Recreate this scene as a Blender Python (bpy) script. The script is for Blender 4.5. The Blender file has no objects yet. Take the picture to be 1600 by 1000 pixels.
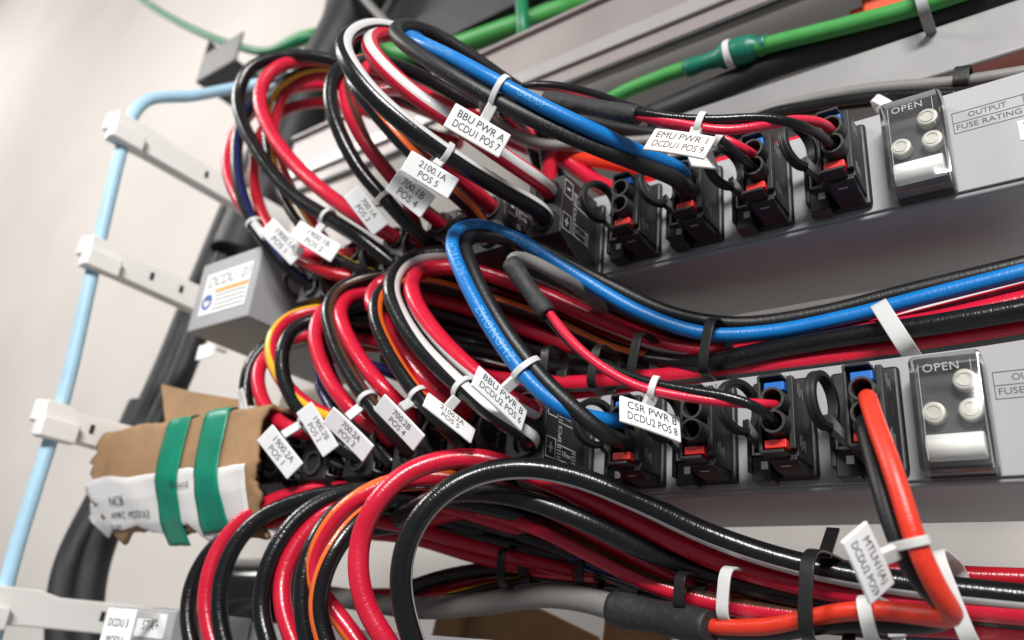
import bpy, math, random
import numpy as np
from mathutils import Vector, Matrix
random.seed(7)
S = 0.001                                   # everything below is written in millimetres
scene = bpy.context.scene
COL = scene.collection

# ---------------------------------------------------------------- camera
FPX = 1250.0; DIST = 260.0                  # focal length in photo pixels, camera to panel distance
d1 = np.array([-1766., 367., FPX]); d1 /= np.linalg.norm(d1)      # left along the panel, in camera axes
d2 = np.array([281., -2907., FPX]); d2 -= d1*(d1@d2); d2 /= np.linalg.norm(d2)   # up
d3 = np.cross(d1, d2)                                             # into the rack
def c2w(v): return np.array([-(v@d1), v@d3, v@d2])
right, down, fwd = c2w(np.array([1., 0, 0])), c2w(np.array([0, 1., 0])), c2w(np.array([0, 0, 1.]))
CAM = np.array([0., -DIST, 0.])
cd = bpy.data.cameras.new('camera'); cam = bpy.data.objects.new('camera', cd); COL.objects.link(cam)
M4 = Matrix.Identity(4)
for i in range(3):
    M4[i][0] = right[i]; M4[i][1] = -down[i]; M4[i][2] = -fwd[i]; M4[i][3] = CAM[i]*S
cam.matrix_world = M4
cd.sensor_width = 36; cd.lens = FPX/1600*36; cd.clip_start = 0.01; cd.clip_end = 50
cd.dof.use_dof = True; cd.dof.focus_distance = 0.262; cd.dof.aperture_fstop = 10.0
scene.camera = cam
scene.render.resolution_x = 1024; scene.render.resolution_y = 640

# ---------------------------------------------------------------- light
w = bpy.data.worlds.new('World'); scene.world = w; w.use_nodes = True
w.node_tree.nodes['Background'].inputs[0].default_value = (0.86, 0.92, 1.0, 1)
w.node_tree.nodes['Background'].inputs[1].default_value = 0.19
def area(name, loc, target, sx, sy, power, color=(1, 1, 1)):
    l = bpy.data.lights.new(name, 'AREA'); l.shape = 'RECTANGLE'; l.size = sx; l.size_y = sy
    l.energy = power; l.color = color
    o = bpy.data.objects.new(name, l); COL.objects.link(o); o.location = loc
    o.rotation_euler = (Vector(target)-Vector(loc)).to_track_quat('-Z', 'Y').to_euler()
    return o
area('ceiling_or_fill_lamp', (0.36, -1.05, 0.72), (-0.15, 0, 0.12), 0.5, 0.16, 25, (1, 0.985, 0.97))
area('ceiling_or_fill_lamp', (-1.35, -0.85, 1.1), (-0.6, 0.2, 0.25), 0.5, 0.16, 13, (1, 0.965, 0.93))
area('ceiling_or_fill_lamp', (-2.7, -0.7, 1.6), (-2.6, 0.3, 0.9), 0.6, 0.3, 16, (1, 0.965, 0.93))  # fill lamp added to brighten the far left wall, unseen source
vs = scene.view_settings
vs.view_transform = 'Standard'; vs.look = 'None'; vs.exposure = 0; vs.gamma = 1; vs.use_curve_mapping = False

# ---------------------------------------------------------------- picture point -> place helpers (millimetres)
def W(px, py, y):
    r = np.array([px-800., py-500., FPX]); v = c2w(r); return CAM + v*((y+DIST)/v[1])
def WX(px, py, x):
    r = np.array([px-800., py-500., FPX]); v = c2w(r); return CAM + v*(x/v[0])
def proj(p):
    q = np.asarray(p)-CAM; z = q@fwd; return np.array([800+FPX*(q@right)/z, 500+FPX*(q@down)/z, z])
def U(px, py, zc):
    return CAM + c2w(np.array([(px-800.)/FPX, (py-500.)/FPX, 1.]))*zc
def unit(v): return v/np.linalg.norm(v)

# ---------------------------------------------------------------- materials
MATS = {}
def mat(name, col, rough=0.5, metal=0.0, spec=0.5, bump=0.0, bscale=300, var=0.0, vscale=60, coat=0.0, trans=0.0, sss=0.0, dirt=None):
    if name in MATS: return MATS[name]
    m = bpy.data.materials.new(name); m.use_nodes = True; nt = m.node_tree; b = nt.nodes['Principled BSDF']
    b.inputs['Base Color'].default_value = (*col, 1); b.inputs['Roughness'].default_value = rough
    b.inputs['Metallic'].default_value = metal; b.inputs['Specular IOR Level'].default_value = spec
    b.inputs['Coat Weight'].default_value = coat; b.inputs['Transmission Weight'].default_value = trans
    if sss:
        b.inputs['Subsurface Weight'].default_value = sss; b.inputs['Subsurface Radius'].default_value = (1, .9, .8)
        b.inputs['Subsurface Scale'].default_value = 0.002
    tc = nt.nodes.new('ShaderNodeTexCoord')
    if var or dirt:
        n = nt.nodes.new('ShaderNodeTexNoise'); n.inputs['Scale'].default_value = vscale; n.inputs['Detail'].default_value = 5
        nt.links.new(tc.outputs['Object'], n.inputs['Vector'])
        mx = nt.nodes.new('ShaderNodeMix'); mx.data_type = 'RGBA'
        mx.inputs[6].default_value = (*[c*(1-var) for c in col], 1)
        mx.inputs[7].default_value = (*(dirt if dirt else [min(1, c*(1+var)) for c in col]), 1)
        rp = nt.nodes.new('ShaderNodeMapRange'); rp.inputs[1].default_value = 0.58 if dirt else 0.3; rp.inputs[2].default_value = 0.8 if dirt else 0.7
        rp.inputs[4].default_value = 0.6 if dirt else 1.0
        nt.links.new(n.outputs[0], rp.inputs[0]); nt.links.new(rp.outputs[0], mx.inputs[0]); nt.links.new(mx.outputs[2], b.inputs['Base Color'])
        rr = nt.nodes.new('ShaderNodeMapRange'); rr.inputs[3].default_value = rough*0.85; rr.inputs[4].default_value = min(1, rough*1.2)
        nt.links.new(n.outputs[0], rr.inputs[0]); nt.links.new(rr.outputs[0], b.inputs['Roughness'])
    if bump:
        n2 = nt.nodes.new('ShaderNodeTexNoise'); n2.inputs['Scale'].default_value = bscale; n2.inputs['Detail'].default_value = 3
        nt.links.new(tc.outputs['Object'], n2.inputs['Vector'])
        bp = nt.nodes.new('ShaderNodeBump'); bp.inputs['Strength'].default_value = bump; bp.inputs['Distance'].default_value = 0.001
        nt.links.new(n2.outputs[0], bp.inputs['Height']); nt.links.new(bp.outputs[0], b.inputs['Normal'])
    MATS[name] = m; return m
CC = dict(red=(0.58, 0.010, 0.036), deepred=(0.40, 0.006, 0.016), black=(0.0055, 0.0055, 0.006), blue=(0.0, 0.165, 0.50),
          white=(0.62, 0.61, 0.60), orange=(0.75, 0.13, 0.02), yellow=(0.75, 0.42, 0.02), brown=(0.085, 0.035, 0.022),
          navy=(0.008, 0.014, 0.09), grey=(0.19, 0.183, 0.17), vermilion=(0.72, 0.035, 0.012), green=(0.04, 0.27, 0.05),
          darkgreen=(0.0, 0.17, 0.06), sky=(0.42, 0.66, 0.82), slate=(0.05, 0.07, 0.07), pink=(0.66, 0.015, 0.05), teal=(0.0, 0.14, 0.085))
def cable_mat(base, stripe=None, gloss=0.22):
    key = f'cable_{base}_{stripe}_{gloss}'
    if key in MATS: return MATS[key]
    m = bpy.data.materials.new(key); m.use_nodes = True; nt = m.node_tree; L = nt.links.new
    b = nt.nodes['Principled BSDF']; b.inputs['Roughness'].default_value = gloss
    b.inputs['Specular IOR Level'].default_value = 0.55
    tc = nt.nodes.new('ShaderNodeTexCoord')
    n = nt.nodes.new('ShaderNodeTexNoise'); n.inputs['Scale'].default_value = 90; n.inputs['Detail'].default_value = 6
    L(tc.outputs['Object'], n.inputs['Vector'])
    c = CC[base]
    mx = nt.nodes.new('ShaderNodeMix'); mx.data_type = 'RGBA'
    mx.inputs[6].default_value = (*[v*0.88 for v in c], 1); mx.inputs[7].default_value = (*[min(1, v*1.1+0.002) for v in c], 1)
    L(n.outputs[0], mx.inputs[0]); col = mx.outputs[2]
    sep = nt.nodes.new('ShaderNodeSeparateXYZ'); L(tc.outputs['UV'], sep.inputs[0])
    if stripe:
        a = nt.nodes.new('ShaderNodeMath'); a.operation = 'SUBTRACT'; a.inputs[1].default_value = 0.5; L(sep.outputs[1], a.inputs[0])
        ab = nt.nodes.new('ShaderNodeMath'); ab.operation = 'ABSOLUTE'; L(a.outputs[0], ab.inputs[0])
        ht = 0.072 if stripe == 'white' else 0.075 if stripe == 'yellow' else 0.055
        rg = nt.nodes.new('ShaderNodeMapRange'); rg.inputs[1].default_value = ht; rg.inputs[2].default_value = ht+0.012
        rg.inputs[3].default_value = 1; rg.inputs[4].default_value = 0; L(ab.outputs[0], rg.inputs[0])
        m2 = nt.nodes.new('ShaderNodeMix'); m2.data_type = 'RGBA'; m2.inputs[7].default_value = (*CC[stripe], 1)
        L(rg.outputs[0], m2.inputs[0]); L(col, m2.inputs[6]); col = m2.outputs[2]
    # dust lying on the sheath in loose patches
    nd = nt.nodes.new('ShaderNodeTexNoise'); nd.inputs['Scale'].default_value = 900; nd.inputs['Detail'].default_value = 4
    L(tc.outputs['Object'], nd.inputs['Vector'])
    rd = nt.nodes.new('ShaderNodeMapRange'); rd.inputs[1].default_value = 0.66; rd.inputs[2].default_value = 0.8; rd.inputs[4].default_value = 0.09 if base == 'black' else 0.2
    L(nd.outputs[0], rd.inputs[0])
    nq = nt.nodes.new('ShaderNodeTexNoise'); nq.inputs['Scale'].default_value = 45; nq.inputs['Detail'].default_value = 3; L(tc.outputs['Object'], nq.inputs['Vector'])
    rq = nt.nodes.new('ShaderNodeMapRange'); rq.inputs[1].default_value = 0.45; rq.inputs[2].default_value = 0.62; rq.inputs[3].default_value = 0.3; rq.inputs[4].default_value = 3.2; L(nq.outputs[0], rq.inputs[0])
    rm = nt.nodes.new('ShaderNodeMath'); rm.operation = 'MULTIPLY'; L(rd.outputs[0], rm.inputs[0]); L(rq.outputs[0], rm.inputs[1])
    m3 = nt.nodes.new('ShaderNodeMix'); m3.data_type = 'RGBA'; m3.inputs[7].default_value = (0.35, 0.32, 0.3, 1)
    L(rm.outputs[0], m3.inputs[0]); L(col, m3.inputs[6]); L(m3.outputs[2], b.inputs['Base Color'])
    rr = nt.nodes.new('ShaderNodeMapRange'); rr.inputs[3].default_value = gloss*0.75; rr.inputs[4].default_value = gloss*1.35
    L(n.outputs[0], rr.inputs[0]); L(rr.outputs[0], b.inputs['Roughness'])
    # stretched along the cable: strand lay showing through the insulation, plus fine grain
    mp = nt.nodes.new('ShaderNodeMapping'); mp.inputs['Scale'].default_value = (140, 5, 1); L(tc.outputs['UV'], mp.inputs[0])
    n1 = nt.nodes.new('ShaderNodeTexNoise'); n1.inputs['Scale'].default_value = 1.0; n1.inputs['Detail'].default_value = 2; L(mp.outputs[0], n1.inputs['Vector'])
    n2 = nt.nodes.new('ShaderNodeTexNoise'); n2.inputs['Scale'].default_value = 1400; n2.inputs['Detail'].default_value = 2; L(tc.outputs['Object'], n2.inputs['Vector'])
    ad = nt.nodes.new('ShaderNodeMath'); ad.operation = 'MULTIPLY_ADD'; ad.inputs[1].default_value = 0.35
    L(n2.outputs[0], ad.inputs[0]); L(n1.outputs[0], ad.inputs[2])
    bp = nt.nodes.new('ShaderNodeBump'); bp.inputs['Strength'].default_value = 0.35; bp.inputs['Distance'].default_value = 0.00035
    L(ad.outputs[0], bp.inputs['Height']); L(bp.outputs[0], b.inputs['Normal'])
    MATS[key] = m; return m
panel_m = mat('panel_paint', (0.36, 0.358, 0.365), 0.55, spec=.3, bump=0.04, bscale=1500, var=0.03)
rail_m = mat('rail_sheen_paint', (0.36, 0.345, 0.34), 0.38, metal=0.25, bump=0.05, bscale=900, var=0.06, vscale=20)
blk = mat('black_nylon', (0.014, 0.014, 0.015), 0.45, bump=0.06, bscale=1500, dirt=(0.055, 0.052, 0.048), vscale=200)
blk2 = mat('black_socket', (0.028, 0.027, 0.025), 0.6, bump=0.3, bscale=900, dirt=(0.09, 0.083, 0.072), vscale=300)
bluep = mat('blue_lever', (0.01, 0.13, 0.48), 0.4, var=0.1); redp = mat('red_lever', (0.58, 0.02, 0.015), 0.4, var=0.1)
metal = mat('tinned_metal', (0.62, 0.60, 0.54), 0.3, metal=0.9); brassy = mat('nickel_cap', (0.66, 0.63, 0.55), 0.35, metal=0.35, bump=0.1)
ceram = mat('white_ceramic', (0.88, 0.86, 0.82), 0.7, var=0.03, vscale=200)
tagw = mat('tag_nylon', (0.90, 0.90, 0.89), 0.38, sss=0.25, var=0.02, vscale=90)
tagb = mat('tag_nylon_beige', (0.80, 0.73, 0.68), 0.4, sss=0.2, var=0.02)
tiew = mat('tie_nylon', (0.62, 0.62, 0.60), 0.32, sss=0.4, var=0.03)
tieb = mat('black_tie', (0.012, 0.012, 0.012), 0.35, bump=0.1)
ink = mat('black_ink', (0.03, 0.03, 0.035), 0.6); gink = mat('grey_ink', (0.06, 0.06, 0.065), 0.6); wink = mat('white_ink', (0.85, 0.85, 0.85), 0.6)
mink = mat('moulded_mark', (0.17, 0.165, 0.16), 0.5); pale = mat('pale_print', (0.12, 0.40, 0.74), 0.5); dimprint = mat('grey_print', (0.05, 0.05, 0.05), 0.5)
shrink_m = mat('heat_shrink', (0.02, 0.02, 0.02), 0.62, bump=0.6, bscale=260, dirt=(0.07, 0.068, 0.062), vscale=350)
wall_m = mat('wall_paint', (0.70, 0.655, 0.61), 0.75, var=0.06, vscale=4, bump=0.1, bscale=120)
armw = mat('arm_nylon', (0.86, 0.84, 0.80), 0.4, sss=0.2, var=0.03)
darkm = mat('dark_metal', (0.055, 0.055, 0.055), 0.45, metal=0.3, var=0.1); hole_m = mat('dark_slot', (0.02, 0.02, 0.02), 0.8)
card_m = mat('cardboard', (0.33, 0.195, 0.095), 0.85, bump=0.6, bscale=130, var=0.2, vscale=28)
paper_m = mat('label_paper', (0.74, 0.72, 0.70), 0.6, var=0.03); tape_m = mat('green_tape', (0.0, 0.22, 0.13), 0.35, bump=0.25, bscale=120, var=0.15)
sleeve_m = mat('black_sleeve', (0.009, 0.009, 0.010), 0.55, bump=0.2, bscale=350, var=0.2)
stick_m = mat('sticker_paper', (0.78, 0.78, 0.77), 0.45); orange_m = mat('orange_strip', (0.75, 0.33, 0.04), 0.5); logo_m = mat('logo_blue', (0.03, 0.10, 0.36), 0.5)
cream_m = mat('cream_foam', (0.62, 0.55, 0.44), 0.8, var=0.06); orangered_m = mat('orange_plastic', (0.7, 0.09, 0.03), 0.5)
m = bpy.data.materials.new('clear_plastic'); m.use_nodes = True; nt = m.node_tree; nt.nodes.remove(nt.nodes['Principled BSDF'])
tr = nt.nodes.new('ShaderNodeBsdfTransparent'); tr.inputs[0].default_value = (0.975, 0.98, 0.98, 1)
gl = nt.nodes.new('ShaderNodeBsdfGlossy'); gl.inputs['Roughness'].default_value = 0.08
df = nt.nodes.new('ShaderNodeBsdfDiffuse'); df.inputs[0].default_value = (0.8, 0.8, 0.8, 1)
lw = nt.nodes.new('ShaderNodeFresnel'); lw.inputs[0].default_value = 1.5
m1 = nt.nodes.new('ShaderNodeMixShader'); m2 = nt.nodes.new('ShaderNodeMixShader')
nn = nt.nodes.new('ShaderNodeTexNoise'); nn.inputs['Scale'].default_value = 90; nn.inputs['Detail'].default_value = 2
tcn = nt.nodes.new('ShaderNodeTexCoord'); nt.links.new(tcn.outputs['Object'], nn.inputs['Vector'])
mr = nt.nodes.new('ShaderNodeMapRange'); mr.inputs[1].default_value = 0.4; mr.inputs[2].default_value = 0.8; mr.inputs[3].default_value = 0.015; mr.inputs[4].default_value = 0.045
nt.links.new(nn.outputs[0], mr.inputs[0]); nt.links.new(mr.outputs[0], m1.inputs[0])
nt.links.new(tr.outputs[0], m1.inputs[1]); nt.links.new(df.outputs[0], m1.inputs[2])
nt.links.new(lw.outputs[0], m2.inputs[0]); nt.links.new(m1.outputs[0], m2.inputs[1]); nt.links.new(gl.outputs[0], m2.inputs[2])
nt.links.new(m2.outputs[0], nt.nodes['Material Output'].inputs[0]); clear_m = m
edge_m = clear_m.copy(); edge_m.name = 'clear_plastic_edge'
for nd_ in edge_m.node_tree.nodes:
    if nd_.type == 'MAP_RANGE': nd_.inputs[3].default_value = 0.16; nd_.inputs[4].default_value = 0.28

# ---------------------------------------------------------------- mesh helpers
class MB:
    def __init__(s): s.v = []; s.f = []; s.uv = []
    def add(s, vs, fs):
        o = len(s.v); s.v += [tuple(p) for p in vs]; s.f += [tuple(i+o for i in q) for q in fs]; return s
    def box(s, x0, x1, y0, y1, z0, z1):
        return s.add([(x0,y0,z0),(x1,y0,z0),(x1,y1,z0),(x0,y1,z0),(x0,y0,z1),(x1,y0,z1),(x1,y1,z1),(x0,y1,z1)],
                     [(0,3,2,1),(4,5,6,7),(0,1,5,4),(1,2,6,5),(2,3,7,6),(3,0,4,7)])
    def obox(s, c, ax, ay, az):                      # box from a centre and three half-axis vectors
        c, ax, ay, az = map(np.asarray, (c, ax, ay, az)); vs = []
        for k in (-1, 1):
            for i, j in ((-1,-1),(1,-1),(1,1),(-1,1)): vs.append(c+i*ax+j*ay+k*az)
        return s.add(vs, [(0,3,2,1),(4,5,6,7),(0,1,5,4),(1,2,6,5),(2,3,7,6),(3,0,4,7)])
    def rings(s, rs, closed=False, caps=True):       # skin a list of equal rings
        n = len(rs[0]); o = len(s.v)
        for r in rs: s.v += [tuple(p) for p in r]
        m = len(rs)
        for i in range(m if closed else m-1):
            a, b = o+i*n, o+((i+1) % m)*n
            for j in range(n): s.f.append((a+j, a+(j+1) % n, b+(j+1) % n, b+j))
        if caps and not closed:
            s.f.append(tuple(o+j for j in range(n))[::-1]); s.f.append(tuple(o+(m-1)*n+j for j in range(n)))
        return s
    def tube(s, p0, p1, ro, ri=0, n=20):
        p0, p1 = np.asarray(p0, float), np.asarray(p1, float); t = unit(p1-p0)
        a = unit(np.cross(t, [0, 0, 1] if abs(t[2]) < .9 else [1, 0, 0])); b = np.cross(t, a)
        R = lambda p, r: [p+r*(math.cos(2*math.pi*k/n)*a+math.sin(2*math.pi*k/n)*b) for k in range(n)]
        if ri: return s.rings([R(p0, ro), R(p1, ro), R(p1, ri), R(p0, ri)], closed=True)
        return s.rings([R(p0, ro), R(p1, ro)])
    def prism(s, poly, axis, a0, a1):                # polygon in the other two axes, extruded along axis
        n = len(poly)
        def put(p, a): return {'x': (a, p[0], p[1]), 'y': (p[0], a, p[1]), 'z': (p[0], p[1], a)}[axis]
        vs = [put(p, a0) for p in poly]+[put(p, a1) for p in poly]
        return s.add(vs, [tuple(range(n))[::-1], tuple(range(n, 2*n))]+[(i, (i+1) % n, n+(i+1) % n, n+i) for i in range(n)])
    def mesh(s, name, sharp=40):
        me = bpy.data.meshes.new(name); me.from_pydata([(p[0]*S, p[1]*S, p[2]*S) for p in s.v], [], s.f)
        import bmesh
        b = bmesh.new(); b.from_mesh(me); bmesh.ops.recalc_face_normals(b, faces=b.faces); b.to_mesh(me); b.free()
        for p in me.polygons: p.use_smooth = True
        me.set_sharp_from_angle(angle=math.radians(sharp)); return me
    def build(s, name, m, parent=None, bevel=0.0, seg=2):
        o = bpy.data.objects.new(name, s.mesh(name)); COL.objects.link(o); o.data.materials.append(m)
        if parent: o.parent = parent
        if bevel:
            bv = o.modifiers.new('edge', 'BEVEL'); bv.width = bevel*S; bv.segments = seg; bv.limit_method = 'ANGLE'; bv.angle_limit = math.radians(35)
            bv.harden_normals = True
        return o
def tag_props(o, label, cat, group=None, kind=None):
    if label: o['label'] = label
    if cat: o['category'] = cat
    if group: o['group'] = group
    if kind: o['kind'] = kind
    return o
def empty(name, loc, label=None, cat=None, group=None, parent=None):
    o = bpy.data.objects.new(name, None); COL.objects.link(o); o.empty_display_size = 0.01
    o.location = [c*S for c in loc]
    if parent: o.parent = parent
    return tag_props(o, label, cat, group)
def rebase(ob, loc):                                  # object built in place -> local to an empty at loc
    ob.location = [-c*S for c in loc]
def copy_tree(o, parent=None):
    c = o.copy(); COL.objects.link(c); c.parent = parent
    for ch in list(o.children): copy_tree(ch, c)
    return c
TXT = {}
def text_raw(s, shear=0.0, spacing=1.0):
    if (s, shear, spacing) in TXT: return TXT[(s, shear, spacing)]
    cu = bpy.data.curves.new('t', 'FONT'); cu.body = s; cu.size = 1; cu.resolution_u = 3; cu.align_x = 'CENTER'; cu.align_y = 'CENTER'
    cu.shear = shear; cu.space_character = spacing
    o = bpy.data.objects.new('t', cu); COL.objects.link(o)
    me = o.to_mesh()
    import bmesh
    bm = bmesh.new(); bm.from_mesh(me)
    if spacing == 1.15:
        for q in np.arange(-.45, .46, .09): bmesh.ops.bisect_plane(bm, geom=bm.verts[:]+bm.edges[:]+bm.faces[:], plane_co=(0, q, 0), plane_no=(0, 1, 0))
        bm.to_mesh(me)
    bm.free()
    v = np.array([p.co[:2] for p in me.vertices]); f = [tuple(p.vertices) for p in me.polygons]
    o.to_mesh_clear(); bpy.data.objects.remove(o); bpy.data.curves.remove(cu)
    TXT[(s, shear, spacing)] = (v, f); return v, f
def text(name, s, size, org, xd, yd, m, parent, lift=0.08, shear=0.0, width=None, spacing=1.0, bend=None):
    v, f = text_raw(s, shear, spacing); xd, yd = unit(np.asarray(xd, float)), unit(np.asarray(yd, float)); n = np.cross(xd, yd)
    kx = size if width is None else width/(v[:, 0].max()-v[:, 0].min())
    bf = (lambda u_: bend[0]*(4*((u_+bend[2])/bend[1])**2-.4)) if bend else (lambda u_: 0.0)
    b = MB(); b.add([np.asarray(org)+p[0]*kx*xd+p[1]*size*yd+n*(lift+bf(p[0]*kx)) for p in v], f)
    me = bpy.data.meshes.new(name); me.from_pydata([tuple(c*S for c in p) for p in b.v], [], b.f)
    o = bpy.data.objects.new(name, me); COL.objects.link(o); me.materials.append(m); o.parent = parent
    return o
def ring_band(name, c, av, bv, wv, th, m, parent=None, n=36, sq=1.0):      # flat strap bent to an ellipse
    c, av, bv, wv = map(np.asarray, (c, av, bv, wv)); rs = []
    for k in range(n):
        t = 2*math.pi*k/n; ct, st_ = math.cos(t), math.sin(t); d = math.copysign(abs(ct)**sq, ct)*av+math.copysign(abs(st_)**sq, st_)*bv; nn_ = unit(ct*av/(av@av)+st_*bv/(bv@bv))
        rs.append([c+d-wv, c+d+wv, c+d+nn_*th+wv, c+d+nn_*th-wv])
    return MB().rings(rs, closed=True).build(name, m, parent, bevel=0.25, seg=1)

# ---------------------------------------------------------------- cables
def spline(P, step=2.2):
    P = [np.asarray(p, float) for p in P]; P = [2*P[0]-P[1]]+P+[2*P[-1]-P[-2]]; out = []
    for i in range(1, len(P)-2):
        p0, p1, p2, p3 = P[i-1:i+3]
        t0 = 0; t1 = t0+np.linalg.norm(p1-p0)**.5; t2 = t1+np.linalg.norm(p2-p1)**.5; t3 = t2+np.linalg.norm(p3-p2)**.5
        n = max(2, int(np.linalg.norm(p2-p1)/step))
        for k in range(n):
            t = t1+(t2-t1)*k/n
            a1 = (t1-t)/(t1-t0)*p0+(t-t0)/(t1-t0)*p1; a2 = (t2-t)/(t2-t1)*p1+(t-t1)/(t2-t1)*p2; a3 = (t3-t)/(t3-t2)*p2+(t-t2)/(t3-t2)*p3
            b1 = (t2-t)/(t2-t0)*a1+(t-t0)/(t2-t0)*a2; b2 = (t3-t)/(t3-t1)*a2+(t-t1)/(t3-t1)*a3
            out.append((t2-t)/(t2-t1)*b1+(t-t1)/(t2-t1)*b2)
    out.append(P[-2]); A = np.array(out)
    for _ in range(3): A[1:-1] = 0.25*A[:-2]+0.5*A[1:-1]+0.25*A[2:]
    return A
CAB = {}
def tube_obj(name, A, radius, m, parent=None, sang=0.0, at=0.3, n=14, rfun=None, atpx=None, twist=0.0):
    m_ = len(A); T = np.gradient(A, axis=0); T /= np.linalg.norm(T, axis=1)[:, None]
    i0 = int(at*(m_-1))
    if atpx:
        h_ = int(m_*.62) if at < .5 else m_; i0 = int(np.argmin([((proj(p)[:2]-np.array(atpx))**2).sum() for p in A[:h_]]))
    tc_ = CAM-A[i0]; tc_ -= T[i0]*(tc_@T[i0]); tc_ = unit(tc_)
    N0 = math.cos(sang)*tc_+math.sin(sang)*np.cross(T[i0], tc_)
    N = np.zeros_like(A); N[i0] = N0
    for rng, stp in ((range(i0+1, m_), -1), (range(i0-1, -1, -1), 1)):
        for i in rng:
            v = N[i+stp]-T[i]*(N[i+stp]@T[i]); N[i] = unit(v)
    if twist:
        Bq = np.cross(T, N); th_ = np.radians(twist)*(np.arange(m_)-i0)/m_; N = np.cos(th_)[:, None]*N+np.sin(th_)[:, None]*Bq
    B = np.cross(T, N); ds = np.concatenate([[0], np.cumsum(np.linalg.norm(np.diff(A, axis=0), axis=1))])
    me = bpy.data.meshes.new(name); V = []; F = []; UV = []
    for i in range(m_):
        r = radius if rfun is None else radius*rfun(i/(m_-1))
        for k in range(n):
            a = 2*math.pi*(k/n-0.5); V.append(tuple((A[i]+r*(math.cos(a)*N[i]+math.sin(a)*B[i]))*S))
    for i in range(m_-1):
        for k in range(n):
            F.append((i*n+k, i*n+(k+1) % n, (i+1)*n+(k+1) % n, (i+1)*n+k))
            UV += [(ds[i]*S*10, k/n), (ds[i]*S*10, (k+1)/n), (ds[i+1]*S*10, (k+1)/n), (ds[i+1]*S*10, k/n)]
    nc = len(F); F.append(tuple(range(n))[::-1]); F.append(tuple((m_-1)*n+k for k in range(n))); UV += [(0, 0)]*(2*n)
    me.from_pydata(V, [], F); u = me.uv_layers.new(name='uv')
    u.data.foreach_set('uv', [c for q in UV for c in q])
    for p in me.polygons: p.use_smooth = p.index < nc
    me.materials.append(m); o = bpy.data.objects.new(name, me); COL.objects.link(o)
    if parent: o.parent = parent
    return o, dict(A=A, T=T, N=N, B=B, r=radius, ds=ds)
def path(pts): return spline([W(*p) if p[0] != 'w' else p[1:] for p in pts])
def cable(key, pts, d, base, stripe, label, group=None, sang=0.0, at=0.3, gloss=0.22, name='cable', parent=None, cat='cable', atpx=None, twist=0.0):
    o, info = tube_obj(name, path(pts), d/2, cable_mat(base, stripe, gloss), parent, math.radians(sang), at, atpx=atpx, twist=twist)
    info['o'] = o; CAB[key] = info
    if not parent: tag_props(o, label, cat, group)
    return o
def near(key, px, py, lim=0.62):
    c = CAB[key]; n = int(len(c['A'])*lim); pr = np.array([proj(p)[:2] for p in c['A'][:n]])
    return int(np.argmin(((pr-[px, py])**2).sum(1)))
def cable_text(key, s, size, px, py, m, flip=False, turn=0.0, lim=0.62):
    c = CAB[key]; i0 = near(key, px, py, lim); v, f = text_raw(s, spacing=1.15); V = []
    tc_ = CAM-c['A'][i0]; a0 = math.atan2(tc_@c['B'][i0], tc_@c['N'][i0])+math.radians(turn); sg = -1 if flip else 1
    for x, y in v:
        sd = c['ds'][i0]+sg*x*size; sd = min(max(sd, 0), c['ds'][-1]-1e-3); j = int(np.searchsorted(c['ds'], sd)); j = min(max(j, 1), len(c['ds'])-1)
        t = (sd-c['ds'][j-1])/(c['ds'][j]-c['ds'][j-1])
        L = lambda q: (1-t)*c[q][j-1]+t*c[q][j]
        a = a0-sg*y*size/c['r']; V.append((L('A')+(c['r']+0.09)*(math.cos(a)*unit(L('N'))+math.sin(a)*unit(L('B'))))*S)
    me = bpy.data.meshes.new('printed_text'); me.from_pydata([tuple(p) for p in V], [], f); me.materials.append(m)
    o = bpy.data.objects.new('printed_text', me); COL.objects.link(o); o.parent = c['o']
    return o

# ---------------------------------------------------------------- the wall
wall = MB().box(-4600, 1500, 300, 330, -1200, 3600).build('wall', wall_m); wall['kind'] = 'structure'

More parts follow.
